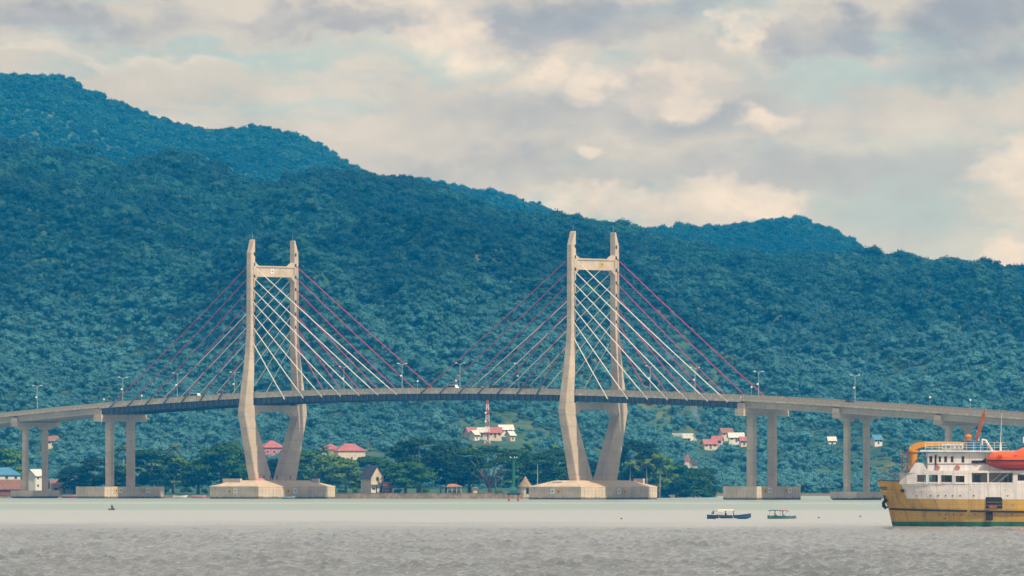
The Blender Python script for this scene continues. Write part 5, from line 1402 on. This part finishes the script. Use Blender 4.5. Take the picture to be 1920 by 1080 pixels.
# ================================================================== small boats
M['boat_b'] = material('dark_blue_boat_paint', (0.012, 0.06, 0.12), 0.5, 0.2, 1.0); M['boat_t'] = material('teal_boat_paint', (0.03, 0.17, 0.17), 0.5, 0.2, 1.0)
M['boat_wt'] = material('white_boat_trim', (0.70, 0.68, 0.64), 0.5, 0.1, 1.0); M['maroon'] = material('maroon_paint', (0.22, 0.03, 0.06), 0.6, 0.2, 1.0); M['can_w'] = material('cream_canvas', (0.72, 0.66, 0.54), 0.8, 0.1, 1.0)
def boat_hull(L, B, D, bow, mats, parent):
    """open wooden hull, bow at +x, with inside faces and a rubbing line"""
    rr = []; ri = []
    for f in np.linspace(0, 1, 13):
        x = -L / 2 + L * f; w_ = B / 2 * (min(1, .72 + f * .8) if f < .35 else (1 - ((f - .35) / .65) ** 2.2)) + .03; sh = D + bow * max(0, (f - .45) / .55) ** 2 + .12 * (1 - f) ** 3
        kl = -.22 + (D + .1 * bow) * max(0, (f - .8) / .2) ** 1.6
        rr.append([(x, -w_, sh), (x, -w_ * .9, sh * .45), (x, -w_ * .45, kl * .7), (x, 0, kl), (x, w_ * .45, kl * .7), (x, w_ * .9, sh * .45), (x, w_, sh)])
        ri.append([(x, p[1] * .88, max(p[2] + .04, .06) if i not in (0, 6) else p[2]) for i, p in enumerate(rr[-1])])
    mb = MB()
    mb.loft(rr, 0, False, False); mb.loft(ri, 2, False, False)
    n = 7
    for i in (0, 6): mb.loft([[a_[i], b[i]] for a_, b in zip(rr, ri)], 1, False, False)
    mb.add(rr[0], [tuple(range(7))], 0)
    for i in (0, 6): mb.path([(p[i][0], p[i][1], p[i][2]) for p in rr], .05, 5, 1)
    me = bpy.data.meshes.new('hull'); me.from_pydata(mb.v, [], mb.f)
    for m in mats: me.materials.append(m)
    me.polygons.foreach_set('material_index', mb.m); me.update()
    return put('hull', me, parent)
YB1 = CAM_H * FPX / (973.2 - HORIZON)
b1 = empty('longtail_boat', (at(1367, YB1), YB1, 0.0), R(-6)); tag(b1, 'long dark-blue wooden boat with white canopy on posts, left of the two boats', 'boat', 'passenger boats on the water')
boat_hull(7.5, 1.5, .60, .34, [M['boat_b'], M['boat_b'], M['maroon']], b1)
MB().loft([[(x, y, z + .05 * math.cos(y)) for y, z in ((-.8, 1.42), (0, 1.55), (.8, 1.42), (.8, 1.47), (0, 1.60), (-.8, 1.47))] for x in (-1.9, -.5, .9)]).build('canopy', M['can_w'], b1)
MB().box(-1.75, -.75, -.78, -.74, 1.18, 1.5).build('canopy_side_cloth', M['boat_wt'], b1)
for x in (-1.75, -1.35, .7):
    for y in (-.7, .7): MB().path([(x, y, .4), (x, y, 1.5)], .035, 5).build('post', M['boat_wt'], b1)
MB().box(-3.4, -1.9, -.5, .5, .5, .84).build('engine_cover', M['boat_wt'], b1)
MB().loft([[(-2.9 + .9 * f, y, .95 + .45 * f ** .7) for y in (-.6, .6)] + [(-2.9 + .9 * f, y, 1.0 + .45 * f ** .7) for y in (.6, -.6)] for f in (0, .5, 1.0)]).build('stern_awning', M['greyr'], b1)
MB().path([(-3.0, -.5, .5), (-2.9, -.5, 1.15)], .04, 5).path([(-3.0, .5, .5), (-2.9, .5, 1.15)], .04, 5).build('awning_post', M['timber'], b1)
MB().path([(-2.7, 0, .75), (-2.72, 0, 1.45)], [.14, .1], 8).build('exhaust_pipe', M['black'], b1)
for x in (-.6, .2): MB().box(x - .12, x + .12, -.62, .62, .38, .44).build('thwart', M['timber'], b1)
MB().path([(-2.2, -1.0, .06), (-.6, -1.25, .05), (1.5, -1.2, .06)], .05, 6).path([(-1.6, 0, .55), (-1.6, -1.2, .12)], .04, 5).path([(.8, 0, .55), (.8, -1.2, .12)], .04, 5).build('outrigger', M['boat_wt'], b1)
def in_boat(b, p): return b.matrix_basis @ Vector(p)
person('boatman in dark clothes seated at the bow end of the canopied blue boat', cloth['dark'], cloth['dark'], 'sit', in_boat(b1, (.75, 0, -.42)), R(90))
person('passenger in purple seated under the canopy of the long blue boat', cloth['purple'], cloth['red'], 'sit', in_boat(b1, (-.6, 0, -.44)), R(60))
YB2 = CAM_H * FPX / (972.8 - HORIZON)
b2 = empty('small_boat', (at(1466, YB2), YB2, 0.0), R(5)); tag(b2, 'short teal boat with dark-and-red flat roof, right of the two boats', 'boat', 'passenger boats on the water')
boat_hull(4.9, 1.3, .46, .12, [M['boat_t'], M['boat_t'], M['boat_t']], b2)
MB().loft([[(x, y, z) for y, z in ((-.75, z0), (0, z0 + .1), (.75, z0), (.75, z0 + .05), (0, z0 + .15), (-.75, z0 + .05))] for x, z0 in ((-2.3, 1.28), (-1.7, 1.42), (-.4, 1.36))]).build('roof_sheet', M['boat_b'], b2)
MB().loft([[(x, y, z) for y, z in ((-.75, z0), (0, z0 + .1), (.75, z0), (.75, z0 + .05), (0, z0 + .15), (-.75, z0 + .05))] for x, z0 in ((-.38, 1.36), (.5, 1.34), (1.2, 1.26))]).build('roof_sheet', M['rust'], b2)
for x in (-2.0, -.2, .9):
    for y in (-.6, .6): MB().path([(x, y, .3), (x, y, 1.4)], .03, 5).build('post', M['boat_wt'], b2)
MB().path([(1.3, -.5, .42), (1.9, -.35, .6), (2.4, 0, .5)], .03, 5).build('bow_rail', M['boat_wt'], b2)
MB().path([(-2.5, -.95, .1), (0, -1.1, .08), (2.5, -1.0, .12)], .06, 6).build('outrigger', M['timber'], b2)
person('boatman in navy seated at the stern of the short teal boat', cloth['navy'], cloth['navy'], 'sit', in_boat(b2, (-1.2, 0, -.40)), R(90))
person('passenger in pink seated in the middle of the short teal boat', cloth['pink'], cloth['purple'], 'sit', in_boat(b2, (.15, 0, -.44)), R(90))
YC = CAM_H * FPX / (956.5 - HORIZON)
cno = empty('canoe', (at(210, YC), YC, 0), R(72)); tag(cno, 'tiny dark canoe with a lone paddler at the left on open water', 'canoe')
boat_hull(3.6, .62, .22, .12, [M['timber'], M['timber'], M['timber']], cno)
person('lone paddler in dark clothes sitting in the tiny canoe', cloth['dark'], cloth['dark'], 'sit', in_boat(cno, (0, 0, -.52)), R(150))
pd = MB().path([(.4, -.9, .0), (.1, .3, 1.0)], .025, 5).box(.36, .44, -1.05, -.85, -.2, .1).build('paddle', M['timber'], None); pd.matrix_world = Matrix.Translation(cno.location); tag(pd, 'wooden paddle held over the side of the tiny canoe', 'paddle')
# blue skiff moored at the left pile cap and boats drawn up on the beach
def skiff(px, py, L, mats, rz, label, z=0.0, Y=None):
    Y = Y or CAM_H * FPX / (py - HORIZON); e_ = empty('skiff', (at(px, Y), Y, z), rz); tag(e_, label, 'boat', 'skiffs along the shore')
    boat_hull(L, 1.5, .55, .25, mats, e_)
    for x in (-L * .2, L * .12): MB().box(x - .12, x + .12, -.6, .6, .42, .48).build('thwart', M['timber'], e_)
M['boat_bl'] = material('bright_blue_boat_paint', (0.03, 0.16, 0.32), 0.5, 0.15, 1.0)
skiff(541, 936, 4.6, [M['boat_bl'], M['boat_wt'], M['boat_bl']], R(8), 'blue skiff lying against the left pile cap', Y=3033)
skiff(338, 932, 5.2, [M['boat_wt'], M['orange'], M['timber']], R(10), 'white skiff with orange rim drawn up left of the left pile cap', z=.25, Y=3156)
skiff(374, 933, 4.8, [cloth['pink'], M['boat_wt'], M['timber']], R(-8), 'pinkish skiff drawn up next to the left pile cap', z=.2, Y=3146)
skiff(130, 932, 5.5, [M['maroon'], M['boat_wt'], M['timber']], R(5), 'maroon skiff between the two leftmost pier caps', z=.15, Y=3160)
# two mooring floats on the water
for px, py, lab in ((1165, 973.5, 'small dark float left of the two boats'), (1535, 971.5, 'small dark float between the boats and the ship'), (1613, 969, 'tiny dark float nearest the ship')):
    Y = CAM_H * FPX / (py - HORIZON)
    tag(MB().lathe([(.02, -.15), (.14, -.05), (.17, .06), (.11, .17), (.03, .21), (.03, .32), (.02, .34)], 10).build('mooring_float', M['black'], loc=(at(px, Y), Y, 0)), lab, 'float', 'mooring floats')
# green beacon on a piled platform
Yk = CAM_H * FPX / (940.0 - HORIZON); bc = empty('navigation_beacon', (at(963, Yk), Yk, 0)); tag(bc, 'tall green navigation beacon on a dark piled platform between the pylons', 'beacon')
M['green'] = material('green_beacon_paint', (0.008, 0.11, 0.065), 0.5, 0.2, 1.0)
for x in (-1.4, 1.4):
    for y in (-1.2, 1.2): MB().path([(x, y, -1.5), (x, y, 2.0)], .32, 9).build('pile', M['rust'], bc)
MB().box(-2.0, 2.0, -1.7, 1.7, 1.98, 2.5).build('platform', M['dark'], bc)
rl = MB()
for x in (-1.9, 0, 1.9):
    for y in (-1.6, 1.6): rl.path([(x, y, 2.5), (x, y, 3.4)], .04, 5)
for y in (-1.6, 1.6): rl.path([(-1.9, y, 3.4), (1.9, y, 3.4)], .04, 5)
rl.build('railing', M['green'], bc)
MB().loft([[(x * w_, y * w_, z) for x, y in ((-1, -1), (1, -1), (1, 1), (-1, 1))] for w_, z in ((1.3, 2.51), (1.1, 3.4), (.5, 4.4), (.42, 5))]).build('tower_foot', M['green'], bc)
MB().path([(0, 0, 4.8), (0, 0, 13.2)], [.48, .36], 12).build('column', M['green'], bc)
MB().lathe([(.9, 13.0), (.9, 13.1)], 10).build('top_platform', M['green'], bc)
for x in (-1.0, 0.3, 1.0): MB().path([(x * .3, 0, 13.1), (x, 0, 13.3)], .04, 5).lathe([(.05, 13.25), (.16, 13.3), (.16, 13.5), (.05, 13.56)], 8, (x, 0)).build('lantern', M['globe'], bc)

# ------------------------------------------------------------------ haze: the moist air between camera and hills
def haze():
    m = bpy.data.materials.new('moist_air'); m.use_nodes = True
    t = m.node_tree; t.nodes.clear()
    out = t.nodes.new('ShaderNodeOutputMaterial'); pv = t.nodes.new('ShaderNodeVolumePrincipled')
    pv.inputs['Color'].default_value = (0.005, 0.37, 1.0, 1)
    pv.inputs['Density'].default_value = 0.60 / 7000.0
    pv.inputs['Absorption Color'].default_value = (1, 1, 1, 1)
    pv.inputs['Anisotropy'].default_value = 0.0
    t.links.new(pv.outputs[0], out.inputs['Volume'])
    mb = MB().box(-5200, 5200, -1700, 9900, -5.0, 470)
    o = mb.build('haze', m)
    tag(o, kind='stuff')
haze()
